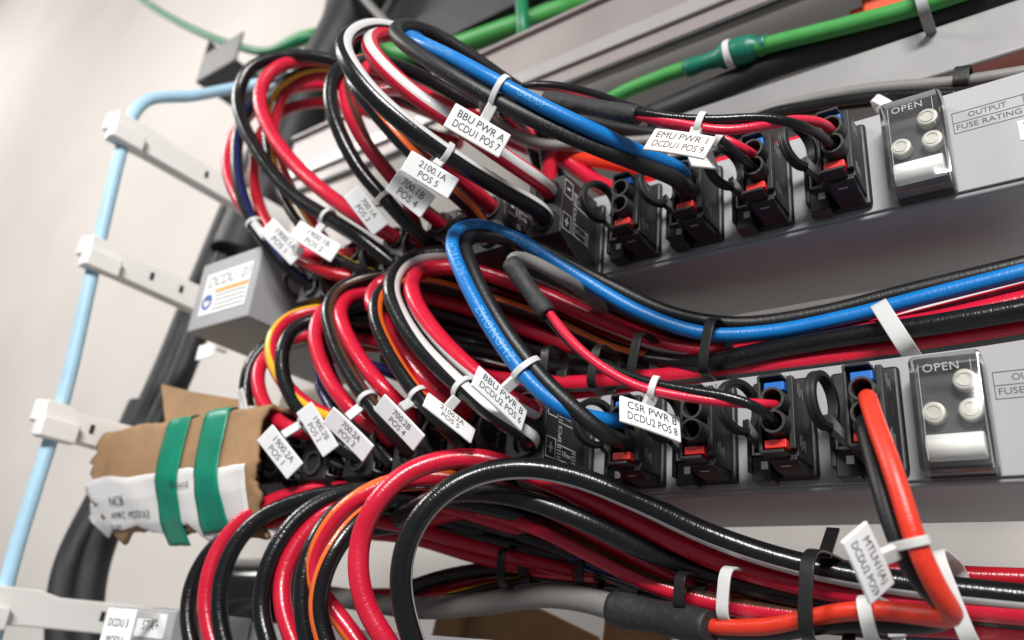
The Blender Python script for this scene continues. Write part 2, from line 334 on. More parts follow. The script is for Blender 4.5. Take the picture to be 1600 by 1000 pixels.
# ---------------------------------------------------------------- distribution units
ZU, ZL, ZT, UH = 152.9, 58.9, -33.6, 41.0
def small_terminal():
    t = empty('fuse_terminal', (0, 0, 0))
    MB().box(0, 21, -3, -0.05, 0, 34.5).build('base_plate', blk, t, bevel=1.6, seg=3)
    b = MB()
    b.box(8.6, 19.6, -17.5, -3, 3.5, 29)                        # block
    b.box(17.6, 19.6, -20, -17.5, 5.5, 29)                      # right cheek
    b.box(8.6, 9.8, -21.5, -17.5, 4.5, 29.6)                    # left cheek
    b.prism([(-3, 0.6), (-3, 5), (-17.4, 5), (-17.4, 2.6), (-13, 0.9)], 'x', 10.5, 19.0)
    b.box(9.8, 16.8, -23.0, -15, 28.2, 29.4)                    # top lip
    b.box(9.8, 17.2, -24.0, -15, 3.4, 4.6)                      # bottom lip
    body = b.build('block', blk, t, bevel=0.35)
    for zc in (26.0, 9.0):
        for q in range(4):
            h = 2.6 if q % 2 else 1.7
            MB().box(19.6, 19.68, -15.6+q*1.5, -15.1+q*1.5, zc-h, zc+h-q*0.5).build('moulded_mark', mink, body)
    text('moulded_text', 'SPC5', 2.6, (19.6, -11, 17.5), (0, 0, 1), (0, -1, 0), mink, body, lift=0.07)
    for z in (19.8, 12.6):
        s = MB().tube((15.0, -15, z+0.6), (15.0, -26.5, z), 3.75, 2.85, 24).build('socket', blk2, t, bevel=0.2)
    MB().box(11.0, 17.4, -22.0, -15, 23.8, 26.8).build('blue_lever', bluep, t, bevel=0.4)
    MB().box(10.6, 17.4, -22.0, -15, 5.4, 8.2).build('red_lever', redp, t, bevel=0.4)
    b = MB(); b.box(2.0, 8.4, -10, -3, -1.8, 6.5); b.box(0.8, 2.4, -11, -3, 1.2, 15)
    b.build('release_clip', blk, t, bevel=0.4)
    c = MB(); c.box(2.7, 3.5, -11.5, -10, 6.6, 14); c.box(3.5, 7.0, -11.2, -10, 6.6, 7.4); c.box(5.2, 7.6, -10.6, -10.0, 2.0, 4.6)
    c.box(13, 16.2, -14.9, -13, 1.4, 3.2)
    c.build('contact_strip', metal, t, bevel=0.12)
    return t
def latch(t, ang, cx=2.2, cy=-20.5, cz=20.0, R=9.2, r=6.9, th=3.4, foot=(8.6, -17, 6.5)):
    a = math.radians(ang); n = np.array([math.sin(a), -math.cos(a), 0]); h = np.array([math.cos(a), math.sin(a), 0]); zz = np.array([0, 0, 1.])
    c = np.array([cx, cy, cz]); N = 36
    R_ = lambda off, rad: [c+n*off+rad*(math.cos(2*math.pi*k/N)*h+math.sin(2*math.pi*k/N)*zz) for k in range(N)]
    b = MB().rings([R_(-th/2, R-.4), R_(-th/2+.4, R), R_(-.3, R), R_(0, R-.35), R_(.3, R), R_(th/2-.4, R), R_(th/2, R-.4), R_(th/2, r+.3), R_(th/2-.3, r), R_(-th/2+.3, r), R_(-th/2, r+.3)], closed=True)
    f = np.array(foot); p0 = c-zz*R*0.80+h*R*0.5; p1 = f
    def quad(p, w1, w2): return [p-n*w1-zz*w2, p+n*w1-zz*w2, p+n*w1+zz*w2, p-n*w1+zz*w2]
    b.rings([quad(p0+zz*1.5-h*2, th/2-.3, 2.4), quad(0.5*(p0+p1), 1.3, 1.6), quad(p1, 1.2, 1.5), quad(p1+np.array([2.5, 0, -.5]), 1.1, 1.3)])
    return b.build('ring_latch', mat('latch_nylon', (0.014, 0.014, 0.015), 0.5, spec=.4), t, bevel=0.2, seg=1)
def wide_terminal():
    t = empty('screw_terminal', (0, 0, 0))
    MB().box(0, 25, -3, -0.05, -0.5, 35).build('base_plate', blk, t, bevel=1.5, seg=3)
    b = MB(); b.prism([(-3, 1), (-18, 1.5), (-30, 8.2), (-30, 35), (-26, 36.2), (-3, 36.2)], 'x', 4, 21.6)
    body = b.build('block', blk, t, bevel=0.5)
    x = 21.6
    def line(y0, z0, y1, z1, w_=0.35):
        a, c = np.array([x+.06, y0, z0]), np.array([x+.06, y1, z1]); d = unit(c-a); p = np.cross(d, [1, 0, 0])*w_/2
        return [a-p, c-p, c+p, a+p]
    mk = MB()
    for z0, z1 in ((26.2, 33.6), (10.6, 18.0)):
        for l in ((-29, z0, -23, z0), (-23, z0, -23, z1), (-23, z1, -29, z1), (-29, z1, -29, z0)): mk.add(line(*l), [(0, 1, 2, 3)])
    mk.add(line(-27.2, 29.9, -24.8, 29.9, .8), [(0, 1, 2, 3)])
    mk.add(line(-27.4, 14.3, -24.6, 14.3, .8), [(0, 1, 2, 3)]); mk.add(line(-26, 12.4, -26, 16.2, .8), [(0, 1, 2, 3)])
    for zz_ in (25.0, 11.0):
        mk.add(line(-22, zz_, -9, zz_), [(0, 1, 2, 3)]); mk.add(line(-22, zz_+5.5, -9, zz_+5.5), [(0, 1, 2, 3)])
        for q in range(4):
            mk.add(line(-22, zz_+1+q*1.2, -19.2, zz_+1+q*1.2, .3), [(0, 1, 2, 3)]); mk.add(line(-11.8, zz_+1+q*1.2, -9, zz_+1+q*1.2, .3), [(0, 1, 2, 3)])
    mk.build('printed_marks', wink, body)
    text('printed_text', 'SPC5', 3.0, (x, -20.5, 20.7), (0, 0, 1), (0, -1, 0), wink, body)
    for zz_ in (27.7, 13.7): text('printed_text', '17mm', 2.6, (x, -15.4, zz_), (0, 1, 0), (0, 0, 1), wink, body)
    for z in (29.5, 15.5):
        MB().tube((13, -24, z), (13, -31.5, z), 5.4, 4.3, 24).build('socket', blk2, t, bevel=0.25)
    return t
def fuse_holder(u, z0):
    h = empty('fuse_holder', (0, 0, 0), parent=u)
    x0, x1, a, b_ = -43.6, -24.2, z0+1.6, z0+36.6
    MB().box(x0+1.4, x1-1.2, -4.2, -0.05, a-0.6, b_-1).build('base', mat('fuse_base', (.03, .03, .03), .6, bump=.08, bscale=900, dirt=(.05, .049, .048), vscale=900), h, bevel=0.5)
    W_, H_ = x1-x0, b_-a
    for fu, fv in ((.72, .78), (.25, .52), (.75, .52)):
        c = (x0+fu*W_, z0+1.6+fv*H_)
        kn = MB().tube((c[0], -4.2, c[1]), (c[0], -8.0, c[1]), 3.3, 0, 28).build('fuse_cap', brassy, h, bevel=0.7, seg=3)
        MB().tube((c[0], -8.0, c[1]), (c[0], -8.3, c[1]), 2.2, 1.8, 28).build('cap_rim', brassy, kn)
    MB().tube((x0+.10*W_, -6.6, a+.22*H_), (x0+.88*W_, -6.6, a+.22*H_), 3.9, 0, 28).build('fuse_body', ceram, h, bevel=0.5)
    c = MB(); t = 1.3; y0 = -11.5                                 # clear lid: five walls
    def shell(xa, xb, za, zb, y, r, n=5):
        pts = []
        for cx, cz, s0 in ((xb-r, zb-r, 0), (xa+r, zb-r, 1), (xa+r, za+r, 2), (xb-r, za+r, 3)):
            for k in range(n+1):
                an = math.pi/2*(s0+k/n); pts.append((cx+r*math.cos(an), y, cz+r*math.sin(an)))
        return pts
    rs = [shell(x0, x1, a, b_, -1.2, 1.8), shell(x0, x1, a, b_, y0+.7, 1.8), shell(x0+.2, x1-.2, a+.2, b_-.2, y0+.2, 1.7), shell(x0+.7, x1-.7, a+.7, b_-.7, y0, 1.4)]
    inn = [shell(x0+t, x1-t, a+t, b_-t, -1.2, .9), shell(x0+t, x1-t, a+t, b_-t, y0+t, .9)]
    n = len(rs[0])
    c.rings(rs, caps=False); c.f.append(tuple(3*n+k for k in range(n)))
    o = len(c.v); c.rings(inn, caps=False); c.f.append(tuple(o+n+k for k in range(n)))
    for k in range(n): c.f.append((k, (k+1) % n, o+(k+1) % n, o+k))
    lid = c.build('clear_lid', clear_m, h); lid.data.materials.append(edge_m)
    for p_ in lid.data.polygons: p_.material_index = 0 if abs(p_.normal[1]) > .9 else 1
    rim = MB()
    for q in ((x0+2.6, x0+2.75, a+3, b_-3), (x1-3.0, x1-2.85, b_-14, b_-3)): rim.box(q[0], q[1], y0-.1, y0+.05, q[2], q[3])
    rim.build('moulded_line', mat('lid_edge', (0.45, 0.45, 0.45), .3), lid)
    text('moulded_text', 'OPEN', 3.6, (x0+.45*W_, y0, b_-4.6), (1, 0, 0), (0, 0, 1), mat('lid_text', (0.36, 0.36, 0.36), 0.35), lid, width=9.5, spacing=1.1)
    return h
UP = [(-50.3, 70), (-77.3, 62), (-104.3, 55), (-131.0, 66)]
proto_s = small_terminal(); proto_w = wide_terminal(); used = [False, False]
def make_unit(z0, rights, label, group, full=True, name='distribution_unit'):
    u = empty(name, (0, 0, 0), label, 'power unit', group)
    b = MB(); b.box(-402, 42, 1.2, 60, z0, z0+UH)
    b.build('housing', panel_m, u, bevel=1.4, seg=3)
    MB().box(-346, 42.4, 0, 1.15, z0+1.7, z0+UH+.3).build('front_plate', panel_m, u, bevel=.45, seg=2)
    b = MB(); b.box(-402, -347, -42, -0.05, z0+0.2, z0+UH+1.5)
    b.build('end_cover', panel_m, u, bevel=1.2, seg=2)
    if not full: return u
    fuse_holder(u, z0)
    for k, (xr, ang) in enumerate(rights):
        t = proto_s if not used[0] else copy_tree(proto_s); used[0] = True

        t.parent = u; t.location = ((xr-21)*S, 0, (z0+3.2)*S)
        UNITS.append((t, ang))
        text('printed_text', 'LOAD%d' % (9-k), 2.6, (xr-12, 0, z0+38.9), (1, 0, 0), (0, 0, 1), gink, u)
    for k in range(6):
        t = proto_w if not used[1] else copy_tree(proto_w); used[1] = True
        t.parent = u; t.location = ((-183-29*k)*S, 0, (z0-0.1)*S)
        WIDES.append(t)
    # printed table on the right of the fuse holder
    g = MB(); zt = z0+UH-8.6
    for q in ((-23.2, 40, zt, zt+.22), (-23.2, 40, zt-4.1, zt-3.9), (-23.2, 40, zt-8.2, zt-8.0)): g.box(q[0], q[1], -.12, -.05, q[2], q[3])
    for xx in (-23.2, -2.4, 12, 26, 39.8): g.box(xx, xx+.22, -.12, -.05, zt-8.2, zt+.2)
    g.build('printed_table', gink, u)
    text('printed_text', 'OUTPUT', 2.9, (-12.8, 0, zt-1.9), (1, 0, 0), (0, 0, 1), gink, u, width=11.2)
    text('printed_text', 'FUSE RATING', 2.9, (-12.8, 0, zt-6.0), (1, 0, 0), (0, 0, 1), gink, u, width=18.8)
    st = MB().box(-5.2, 22, -.25, -.05, z0+15.2, z0+22.6).build('serial_sticker', stick_m, u)
    bars = MB(); xx = -3.6
    while xx < 19:
        ww = random.choice((.25, .4, .6)); bars.box(xx, xx+ww, -.33, -.26, z0+18.8, z0+21.8); xx += ww+random.choice((.3, .45, .6))
    bars.build('barcode', ink, st); text('printed_text', 'SN2102', 2.4, (1.6, -.25, z0+17), (1, 0, 0), (0, 0, 1), ink, st)
    return u
UNITS = []; WIDES = []
unit_u = make_unit(ZU, UP, 'grey power distribution unit with the open DCDU 01 sticker on its end', 'grey distribution units in the rack')
unit_l = make_unit(ZL, [(-47.8, 82), (-74.0, 66), (-100.7, 68), (-127.6, 62)],
                   'grey power distribution unit with its end wrapped in cardboard and green tape', 'grey distribution units in the rack')
unit_t = make_unit(ZT, [], 'lowest grey unit beneath the big cable loops, white tag at its end', 'grey distribution units in the rack', full=False)
for t, ang in UNITS: latch(t, ang, cz=20+random.uniform(-.6, .6))
for i, t in enumerate(WIDES): latch(t, random.uniform(50, 75), cx=-1.5, cy=-27, cz=22, foot=(5, -24, 8))
# end sticker of the upper unit
stk = MB().box(-394, -352, -42.3, -42.05, ZU+8, ZU+34).build('name_sticker', stick_m, unit_u)
text('printed_text', 'DCDU  01', 9.2, (-372, -42.3, ZU+28), (1, 0, 0), (0, 0, 1), mat('sticker_grey', (.13, .13, .14), .5), stk, shear=0.25, width=38)
MB().box(-382, -352.6, -42.5, -42.31, ZU+20.6, ZU+22.8).build('orange_strip', orange_m, stk)
for q in range(4): MB().box(-381.5, -353.5, -42.45, -42.31, ZU+10.2+q*2.7, ZU+10.6+q*2.7).build('printed_line', gink, stk)
MB().tube((-388, -42.31, ZU+16), (-388, -42.5, ZU+16), 4.6, 2.9, 24).build('logo', logo_m, stk)
MB().box(-389.5, -385, -42.55, -42.31, ZU+16.8, ZU+20.2).build('logo', logo_m, stk)
text('printed_text', 'LOAD1', 2.6, (-222, 0, ZT+39.0), (1, 0, 0), (0, 0, 1), gink, unit_t)
ts = MB().box(-376, -352, -42.3, -42.05, ZT+30, ZT+40.5).build('end_sticker', stick_m, unit_t)
text('printed_text', 'STA+', 6, (-364, -42.3, ZT+35), (1, 0, 0), (0, 0, 1), gink, ts)

# ---------------------------------------------------------------- cables, upper unit
RG = 'power cables looping out of the upper unit'; RL = 'power cables looping out of the taped unit'; RB = 'big cable loops rising below the taped unit'
def wt(z0, k, sign): return ('w', -170-29*k, -27, z0+(29.4 if sign == '-' else 15.4))
TOPX = lambda y, z: [('w', -120, y, z), ('w', -62, y, z), ('w', -20, y, z-9), ('w', 45, y, z-12)]
cable('u7blue', [('w', -110.3, -22, ZU+22.2), (1058, 262, -32), (1000, 238, -48), (930, 205, -64), (850, 167, -78), (780, 130, -88), (710, 92, -95), (660, 68, -98),
      (641, 60, -95), (652, 60, -84), (700, 80, -66), (770, 118, -45), (850, 165, -20), (920, 192, 0), (990, 208, 15), (1080, 214, 28)], 5.5, 'blue', None,
      'blue cable of the BBU PWR A tag on the upper unit', RG, gloss=.34)
cable('u7black', [('w', -110.3, -22, ZU+15.4), (1060, 282, -32), (1000, 257, -46), (930, 230, -60), (850, 195, -74), (780, 160, -85), (710, 120, -94), (660, 88, -99),
      (626, 62, -101), (618, 47, -98), (635, 40, -91), (680, 54, -78), (740, 90, -62), (800, 132, -44), (860, 165, -20), (940, 195, 0), (1040, 212, 22)], 6.0, 'black', None,
      'dull black cable beside the blue one at the BBU PWR A tag', RG, gloss=.45)
cable('u5black', [wt(ZU, 0, '+'), (845, 330, -37), (780, 292, -56), (720, 256, -74), (650, 207, -91), (590, 156, -103), (551, 108, -110), (537, 75, -111), (550, 52, -106), (585, 42, -96),
      (640, 56, -80), (700, 95, -60), (770, 142, -40), (840, 188, -15), ('w', -190, 12, 203)]+TOPX(16, 201), 7.4, 'black', 'white',
      'black cable with white stripe carrying the 2100.1A tag', RG, sang=62, atpx=(590, 158))
cable('u5red', [wt(ZU, 0, '-'), (850, 289, -38), (790, 247, -58), (720, 198, -76), (650, 150, -91), (603, 108, -99), (580, 78, -101), (584, 58, -96), (610, 51, -88),
      (650, 64, -75), (710, 100, -55), (780, 150, -35), (850, 200, -10), ('w', -190, 8, 197)]+TOPX(8, 196), 7.4, 'red', 'white',
      'red cable with white stripe going in above the 2100.1A one', RG, sang=25, atpx=(650, 150))
cable('u4black', [wt(ZU, 1, '+'), (735, 325, -44), (700, 292, -58), (640, 234, -76), (592, 180, -87), (560, 140, -92), (549, 115, -90), (560, 98, -82), (600, 98, -70),
      (660, 120, -52), (740, 165, -30), (820, 210, -8), ('w', -200, 25, 210)]+TOPX(27, 203), 6.8, 'black', 'orange',
      'black cable with orange stripe carrying the 700.1B tag', RG, sang=20, atpx=(640, 234))
cable('u4red', [wt(ZU, 1, '-'), (740, 298, -44), (690, 256, -60), (630, 205, -74), (585, 158, -82), (565, 122, -82), (578, 100, -76), (620, 105, -62), (700, 142, -40),
      (790, 192, -15), (870, 236, 5), ('w', -150, 16, 195)]+TOPX(18, 194), 7.0, 'red', None, 'bright red cable passing behind the 2100.1A tag', RG)
cable('u3black', [wt(ZU, 2, '+'), (650, 362, -42), (605, 315, -54), (560, 262, -64), (530, 205, -72), (516, 158, -76), (521, 120, -76), (545, 99, -70), (590, 96, -58),
      (660, 120, -42), (740, 165, -22), (830, 214, 0), ('w', -190, 32, 215)]+TOPX(34, 204), 6.8, 'black', 'brown', 'black cable with brown stripe carrying the 700.1A tag', RG, sang=70)
cable('u3red', [wt(ZU, 2, '-'), (650, 318, -44), (605, 268, -56), (565, 214, -65), (541, 162, -69), (537, 128, -69), (555, 106, -63), (600, 110, -50), (680, 148, -32),
      (770, 195, -12), (860, 240, 8), ('w', -150, 26, 196)]+TOPX(28, 195), 6.6, 'red', 'brown', 'red cable with brown stripe beside the 700.1A one', RG, sang=-40)
cable('u3redb', [('w', -243, -26, ZU+24), (630, 300, -48), (590, 252, -56), (562, 200, -61), (550, 155, -62), (556, 125, -58), (590, 118, -48), (660, 150, -30), (760, 205, -5), (840, 240, 12)],
      6.0, 'red', 'brown', 'thinner red and brown cable inside the 700.1A loop', RG, sang=50)
cable('u2black', [wt(ZU, 3, '+'), (565, 374, -38), (512, 340, -45), (455, 302, -52), (405, 240, -60), (377, 185, -66), (373, 145, -68), (390, 108, -67), (430, 90, -60),
      (490, 88, -48), (545, 102, -36), (620, 130, -25), (720, 172, -12), (830, 220, 5), ('w', -200, 40, 220)], 7.4, 'black', None,
      'glossy black cable carrying the 1900.1B tag', RG, gloss=.2)
cable('u2red', [wt(ZU, 3, '-'), (572, 345, -40), (520, 310, -48), (465, 262, -54), (426, 212, -60), (407, 165, -64), (410, 132, -64), (432, 106, -60), (475, 94, -48), (535, 97, -36),
      (600, 118, -26), (700, 158, -12), (820, 210, 5), ('w', -200, 45, 215)], 7.6, 'red', None, 'thick red loop beside the glossy black 1900.1B cable', RG, gloss=.26)
cable('u2yellow', [('w', -268, -27, ZU+12), (525, 402, -34), (472, 355, -42), (434, 290, -47), (418, 225, -50), (417, 172, -51), (432, 138, -50), (466, 114, -45), (512, 106, -36),
      (580, 124, -25), (700, 172, -5), (800, 212, 10)], 5.4, 'black', 'yellow', 'black cable with yellow stripe under the 1900.1B tag', RG, sang=60)
cable('u2yellowb', [('w', -290, -26, ZU+20), (490, 350, -38), (448, 280, -44), (431, 225, -46), (431, 180, -46), (446, 146, -44), (480, 122, -38), (530, 115, -30), (600, 135, -18), (720, 185, 2)],
      5.4, 'red', 'yellow', 'red cable with yellow stripe inside the 1900.1B loop', RG, sang=-60)
cable('u1red', [wt(ZU, 4, '-'), (500, 400, -34), (440, 375, -40), (392, 338, -43), (364, 295, -46), (355, 255, -48), (362, 218, -48), (382, 188, -46), (412, 158, -40),
      (455, 138, -32), (515, 132, -22), (600, 150, -10), (720, 195, 8)], 7.2, 'red', None, 'outermost red loop behind the 1900.1A tag', RG)
cable('u1black', [wt(ZU, 5, '+'), (445, 415, -36), (408, 368, -44), (382, 318, -50), (370, 262, -54), (374, 205, -54), (393, 165, -50), (430, 135, -42), (490, 116, -30),
      (560, 128, -18), (680, 175, 0)], 7.2, 'black', 'navy', 'black cable with navy stripe at the 1900.1A tag', RG, sang=10)
cable('u1redb', [wt(ZU, 4, '+'), (520, 428, -34), (460, 400, -40), (418, 350, -42), (400, 300, -44), (398, 250, -44), (410, 205, -42), (445, 172, -34), (520, 160, -22), (600, 185, -8), (720, 225, 12)],
      6.6, 'deepred', None, 'dark red cable low inside the 1900.1A loop', RG)
# cables lying on top of the upper unit, behind its terminals
G2 = 'cables lying along the top of the upper unit'
cable('top1', [(560, 150, -30), (640, 140, -40), (720, 165, -32), (800, 205, -15), (870, 240, 2), ('w', -160, 10, 203), ('w', -90, 12, 200), ('w', -20, 14, 186), ('w', 45, 14, 184)], 7, 'red', None, 'red cable low in the bundle under the BBU PWR A tag', G2)
cable('top2', [(850, 238, 0), (910, 248, 6), (985, 262, 10), ('w', -120, 10, 190), ('w', -60, 10, 189), ('w', 45, 10, 184)], 6.6, 'vermilion', None, 'orange red cable behind the empty terminal of the upper unit', G2)
cable('top3', [('w', -150, 30, 204), (1180, 190, 22), (1270, 168, 20), (1400, 152, 20), (1500, 150, 20), (1620, 140, 20)], 6.4, 'black', None, 'black cable lying behind the end terminal of the upper unit', G2)

# grey two-core cable with heat shrink, EMU PWR 1
def two_core(label, grey_pts, gd, shrink_pts, sd, red_pts, black_pts, cd_, cat='cable', redcol='pink', keys=('r', 'k')):
    e = empty('two_core_cable', (0, 0, 0), label, cat)
    cable(keys[0]+'g', grey_pts, gd, 'grey', None, None, name='grey_jacket', parent=e, gloss=.5)
    A = path(shrink_pts)
    tube_obj('heat_shrink', A, sd/2, shrink_m, e, rfun=lambda t: 1.0+0.05*math.sin(9*t)+(0.06 if t < .12 else 0)-0.06*t, n=20)
    cable(keys[0], red_pts, cd_, redcol, None, None, name='red_core', parent=e, gloss=.3)
    cable(keys[1], black_pts, cd_, 'black', None, None, name='black_core', parent=e, gloss=.25)
    return e
two_core('grey cable with black heat shrink ending in the EMU PWR 1 wires',
    [(905, 165, -65), (860, 157, -64), (812, 148, -62), (768, 152, -54), (757, 172, -44), (785, 200, -30), (850, 226, -10), (930, 223, 5), (1020, 219, 15),
     (1100, 202, 24), (1200, 172, 30), (1340, 142, 32), (1500, 128, 32), (1620, 110, 32)], 5.2,
    [(855, 156, -65), (900, 163, -65), (950, 172, -65), (998, 181, -64)], 6.6,
    [('w', -56.3, -22, ZU+22.2), (1285, 192, -33), (1240, 187, -42), (1190, 197, -50), (1130, 204, -56), (1070, 194, -60), (1000, 182, -64), (950, 174, -65)],
    [('w', -56.3, -22, ZU+15.4), (1282, 212, -34), (1240, 192, -45), (1190, 184, -51), (1120, 187, -57), (1060, 185, -61), (1000, 176, -65), (950, 168, -66)], 3.2, keys=('emur', 'emuk'))
cable('u8red', [('w', -83.3, -22, ZU+22.2), (1162, 232, -33), (1120, 212, -38), (1050, 196, -42), (980, 174, -45), (905, 148, -48), (855, 136, -50), (812, 141, -46), (785, 160, -36), (800, 195, -18), (860, 235, 5)],
      3.2, 'pink', None, 'thin red wire arching over the EMU PWR 1 heat shrink', 'thin wires of the second upper terminal')
cable('u8black', [('w', -83.3, -22, ZU+15.4), (1160, 248, -32), (1130, 222, -39), (1080, 194, -44), (1000, 172, -48), (920, 144, -52), (850, 132, -54), (800, 142, -49), (782, 170, -38), (800, 210, -16), (860, 245, 6)],
      3.2, 'black', None, 'thin black wire arching over the EMU PWR 1 heat shrink', 'thin wires of the second upper terminal')

# ---------------------------------------------------------------- cables, taped unit
cable('l6blue', [('w', -133.6, -22, ZL+22.2), (940, 656, -35), (890, 643, -43), (840, 608, -50), (795, 555, -56), (750, 485, -61), (717, 418, -63), (706, 382, -61), (717, 357, -55), (750, 352, -47),
      (810, 374, -37), (900, 430, -22), (1000, 488, -8), (1100, 521, 2), (1200, 519, 8), (1320, 496, 10), (1450, 463, 10), (1620, 420, 10)], 5.5, 'blue', None,
      'blue cable with pale print looping out to the BBU PWR B tag', RL, gloss=.36)
cable('l6black', [('w', -133.6, -22, ZL+15.4), (950, 682, -34), (905, 646, -42), (850, 594, -49), (800, 532, -55), (757, 462, -58), (732, 405, -58), (727, 380, -54), (742, 368, -48), (785, 372, -40),
      (850, 392, -30), (950, 445, -14), (1050, 490, 0), (1150, 506, 10), (1280, 490, 15), (1400, 460, 17), (1620, 408, 18)], 5.8, 'black', None,
      'dull black cable running inside the blue BBU PWR B loop', RL, gloss=.42)
two_core('grey cable with black heat shrink ending in the CSR PWR B wires',
    [(830, 452, -52), (812, 428, -55), (800, 410, -54), (806, 402, -49), (830, 408, -43), (870, 429, -34), (912, 456, -16), (950, 492, 8), (1000, 530, 24), (1100, 560, 32)], 5.2,
    [(799, 411, -55), (815, 436, -54), (835, 464, -52), (857, 492, -51)], 6.8,
    [('w', -80, -22, ZL+22.2), (1185, 631, -31), (1130, 628, -36), (1060, 618, -40), (1000, 605, -44), (950, 580, -47), (900, 540, -50), (857, 488, -51), (838, 464, -52)],
    [('w', -80, -22, ZL+15.4), (1190, 640, -32), (1150, 623, -36), (1090, 612, -39), (1020, 599, -42), (960, 578, -44), (905, 548, -47), (858, 498, -50), (838, 472, -51)], 3.2, keys=('csrr', 'csrk'))
BX = lambda y, *z: [('w', -60, y, z[0]), ('w', 45, y, z[1])]
cable('l5black', [wt(ZL, 0, '+'), (825, 678, -38), (770, 645, -46), (710, 595, -51), (655, 540, -54), (623, 490, -55), (611, 455, -55), (620, 423, -51), (650, 402, -43), (700, 395, -33),
      (760, 403, -22), (850, 432, -8), (950, 475, 5), (1060, 518, 15), (1150, 538, 20), (1300, 522, 24), (1450, 495, 26), (1620, 470, 28)], 7.4, 'black', 'white',
      'black cable with broad white stripe carrying the 2100.2A tag', RL, sang=52, atpx=(640, 515), twist=300)
cable('l5red', [wt(ZL, 0, '-'), (830, 640, -38), (780, 612, -44), (722, 565, -49), (672, 510, -51), (646, 465, -51), (645, 436, -47), (668, 420, -38), (730, 420, -26), (820, 448, -12),
      (950, 505, 5), (1080, 548, 15), (1300, 530, 22), (1450, 490, 22), (1620, 450, 22)], 7.0, 'red', 'white', 'red cable with white stripe pushing in above the 2100.2A one', RL, sang=-62, atpx=(700, 545), twist=-300)
cable('l4black', [wt(ZL, 1, '+'), (690, 660, -42), (640, 600, -47), (606, 545, -49), (587, 495, -49), (591, 463, -46), (615, 444, -38), (660, 440, -28), (740, 458, -15), (850, 495, 0),
      (980, 552, 12), (1100, 562, 22), (1300, 555, 26), (1620, 500, 28)], 6.6, 'black', 'orange', 'black cable with thin orange stripe carrying the 700.2B tag', RL, sang=60, atpx=(620, 570))
cable('l4red', [wt(ZL, 1, '-'), (690, 618, -42), (640, 562, -42), (600, 505, -40), (580, 470, -39), (590, 446, -35), (630, 432, -30), (700, 440, -18), (800, 472, -4), (950, 530, 14), (1080, 560, 22)],
      7.0, 'red', None, 'red cable curving beside the 700.2B one', RL)
cable('l3black', [wt(ZL, 2, '+'), (595, 652, -42), (545, 582, -46), (519, 522, -47), (513, 482, -46), (530, 453, -41), (570, 436, -33), (630, 430, -22), (720, 448, -10), (850, 500, 5), (980, 565, 16)],
      6.8, 'black', 'brown', 'black cable with brown stripe carrying the 700.2A tag', RL, sang=40, atpx=(530, 550))
cable('l3red', [wt(ZL, 2, '-'), (600, 608, -42), (562, 560, -44), (538, 515, -45), (532, 482, -42), (550, 462, -35), (600, 456, -24), (720, 478, -8), (900, 545, 10)],
      6.8, 'red', None, 'red cable just right of the brown striped 700.2A one', RL)
cable('l3redb', [('w', -240, -27, ZL+22), (545, 635, -40), (505, 575, -42), (492, 525, -42), (501, 492, -39), (530, 468, -32), (590, 452, -22), (700, 468, -8), (850, 518, 8)],
      6.8, 'red', None, 'red cable at the outer side of the 700.2A loop', RL)
cable('l3blackb', [('w', -238, -27, ZL+12), (552, 650, -33), (518, 592, -33), (505, 545, -33), (513, 505, -31), (545, 482, -25), (620, 475, -18), (750, 508, 0), (880, 565, 14)],
      6.6, 'black', None, 'plain black cable half hidden behind the 700.2A loop', RL)
cable('l2black', [wt(ZL, 3, '+'), (510, 682, -35), (468, 640, -39), (443, 590, -42), (442, 545, -42), (461, 513, -37), (500, 498, -28), (560, 497, -18), (680, 520, -4), (800, 558, 10)],
      7.0, 'black', None, 'shiny black loop over the 1900.2B tag', RL, gloss=.2)
cable('l2red', [wt(ZL, 3, '-'), (490, 640, -36), (447, 602, -40), (424, 555, -42), (430, 521, -40), (456, 496, -33), (500, 485, -24), (560, 487, -15), (700, 525, 0), (840, 575, 14)],
      7.0, 'red', 'yellow', 'red cable with yellow stripe above the 1900.2B tag', RL, sang=-30)
cable('l1black', [wt(ZL, 5, '+'), (415, 705, -35), (392, 658, -38), (384, 605, -40), (396, 562, -38), (430, 531, -31), (490, 516, -20), (600, 528, -5), (720, 560, 10)],
      6.8, 'black', None, 'leftmost black loop holding the tag seen edge on', RL, gloss=.2)
cable('l1red', [wt(ZL, 4, '-'), (460, 672, -35), (422, 645, -38), (404, 605, -39), (408, 568, -36), (440, 536, -29), (500, 522, -18), (620, 540, -3), (740, 575, 12)],
      6.8, 'red', None, 'leftmost red loop beside the edge on tag', RL)
cable('l1navy', [('w', -262, -27, ZL+24), (520, 640, -30), (500, 590, -24), (520, 560, -16), (580, 572, -8), (680, 610, 4), (780, 640, 16)], 5.6, 'navy', None, 'navy cable glimpsed inside the red and black loops', RL)
# bundle between the two units
GB = 'cables bundled between the two units'
cable('b1', [(640, 560, -14), (760, 590, -4), (880, 600, 4), (1000, 592, 10), (1150, 577, 13), (1300, 559, 14), (1450, 537, 16), (1620, 510, 18)], 7.2, 'red', 'slate', 'red cable with slate stripe lying lowest along the taped unit', GB, sang=50, at=.6)
cable('b2', [(660, 590, -6), (780, 618, 4), (880, 622, 10), (1000, 612, 14), (1150, 590, 17)], 7.0, 'red', None, 'red cable under the slate striped one', GB)
cable('b3', [(700, 470, 5), (800, 495, 12), (900, 520, 18), (1000, 545, 24), (1120, 560, 28), (1300, 545, 30), (1450, 515, 30), (1620, 482, 30)], 7.2, 'red', None, 'red cable high in the bundle under the upper unit', GB)
cable('b4', [(640, 500, 0), (780, 530, 6), (900, 562, 12), (1020, 574, 18), (1160, 562, 20), (1320, 538, 22), (1450, 512, 22), (1620, 488, 22)], 7.4, 'black', None, 'black cable in the middle of the bundle between units', GB)
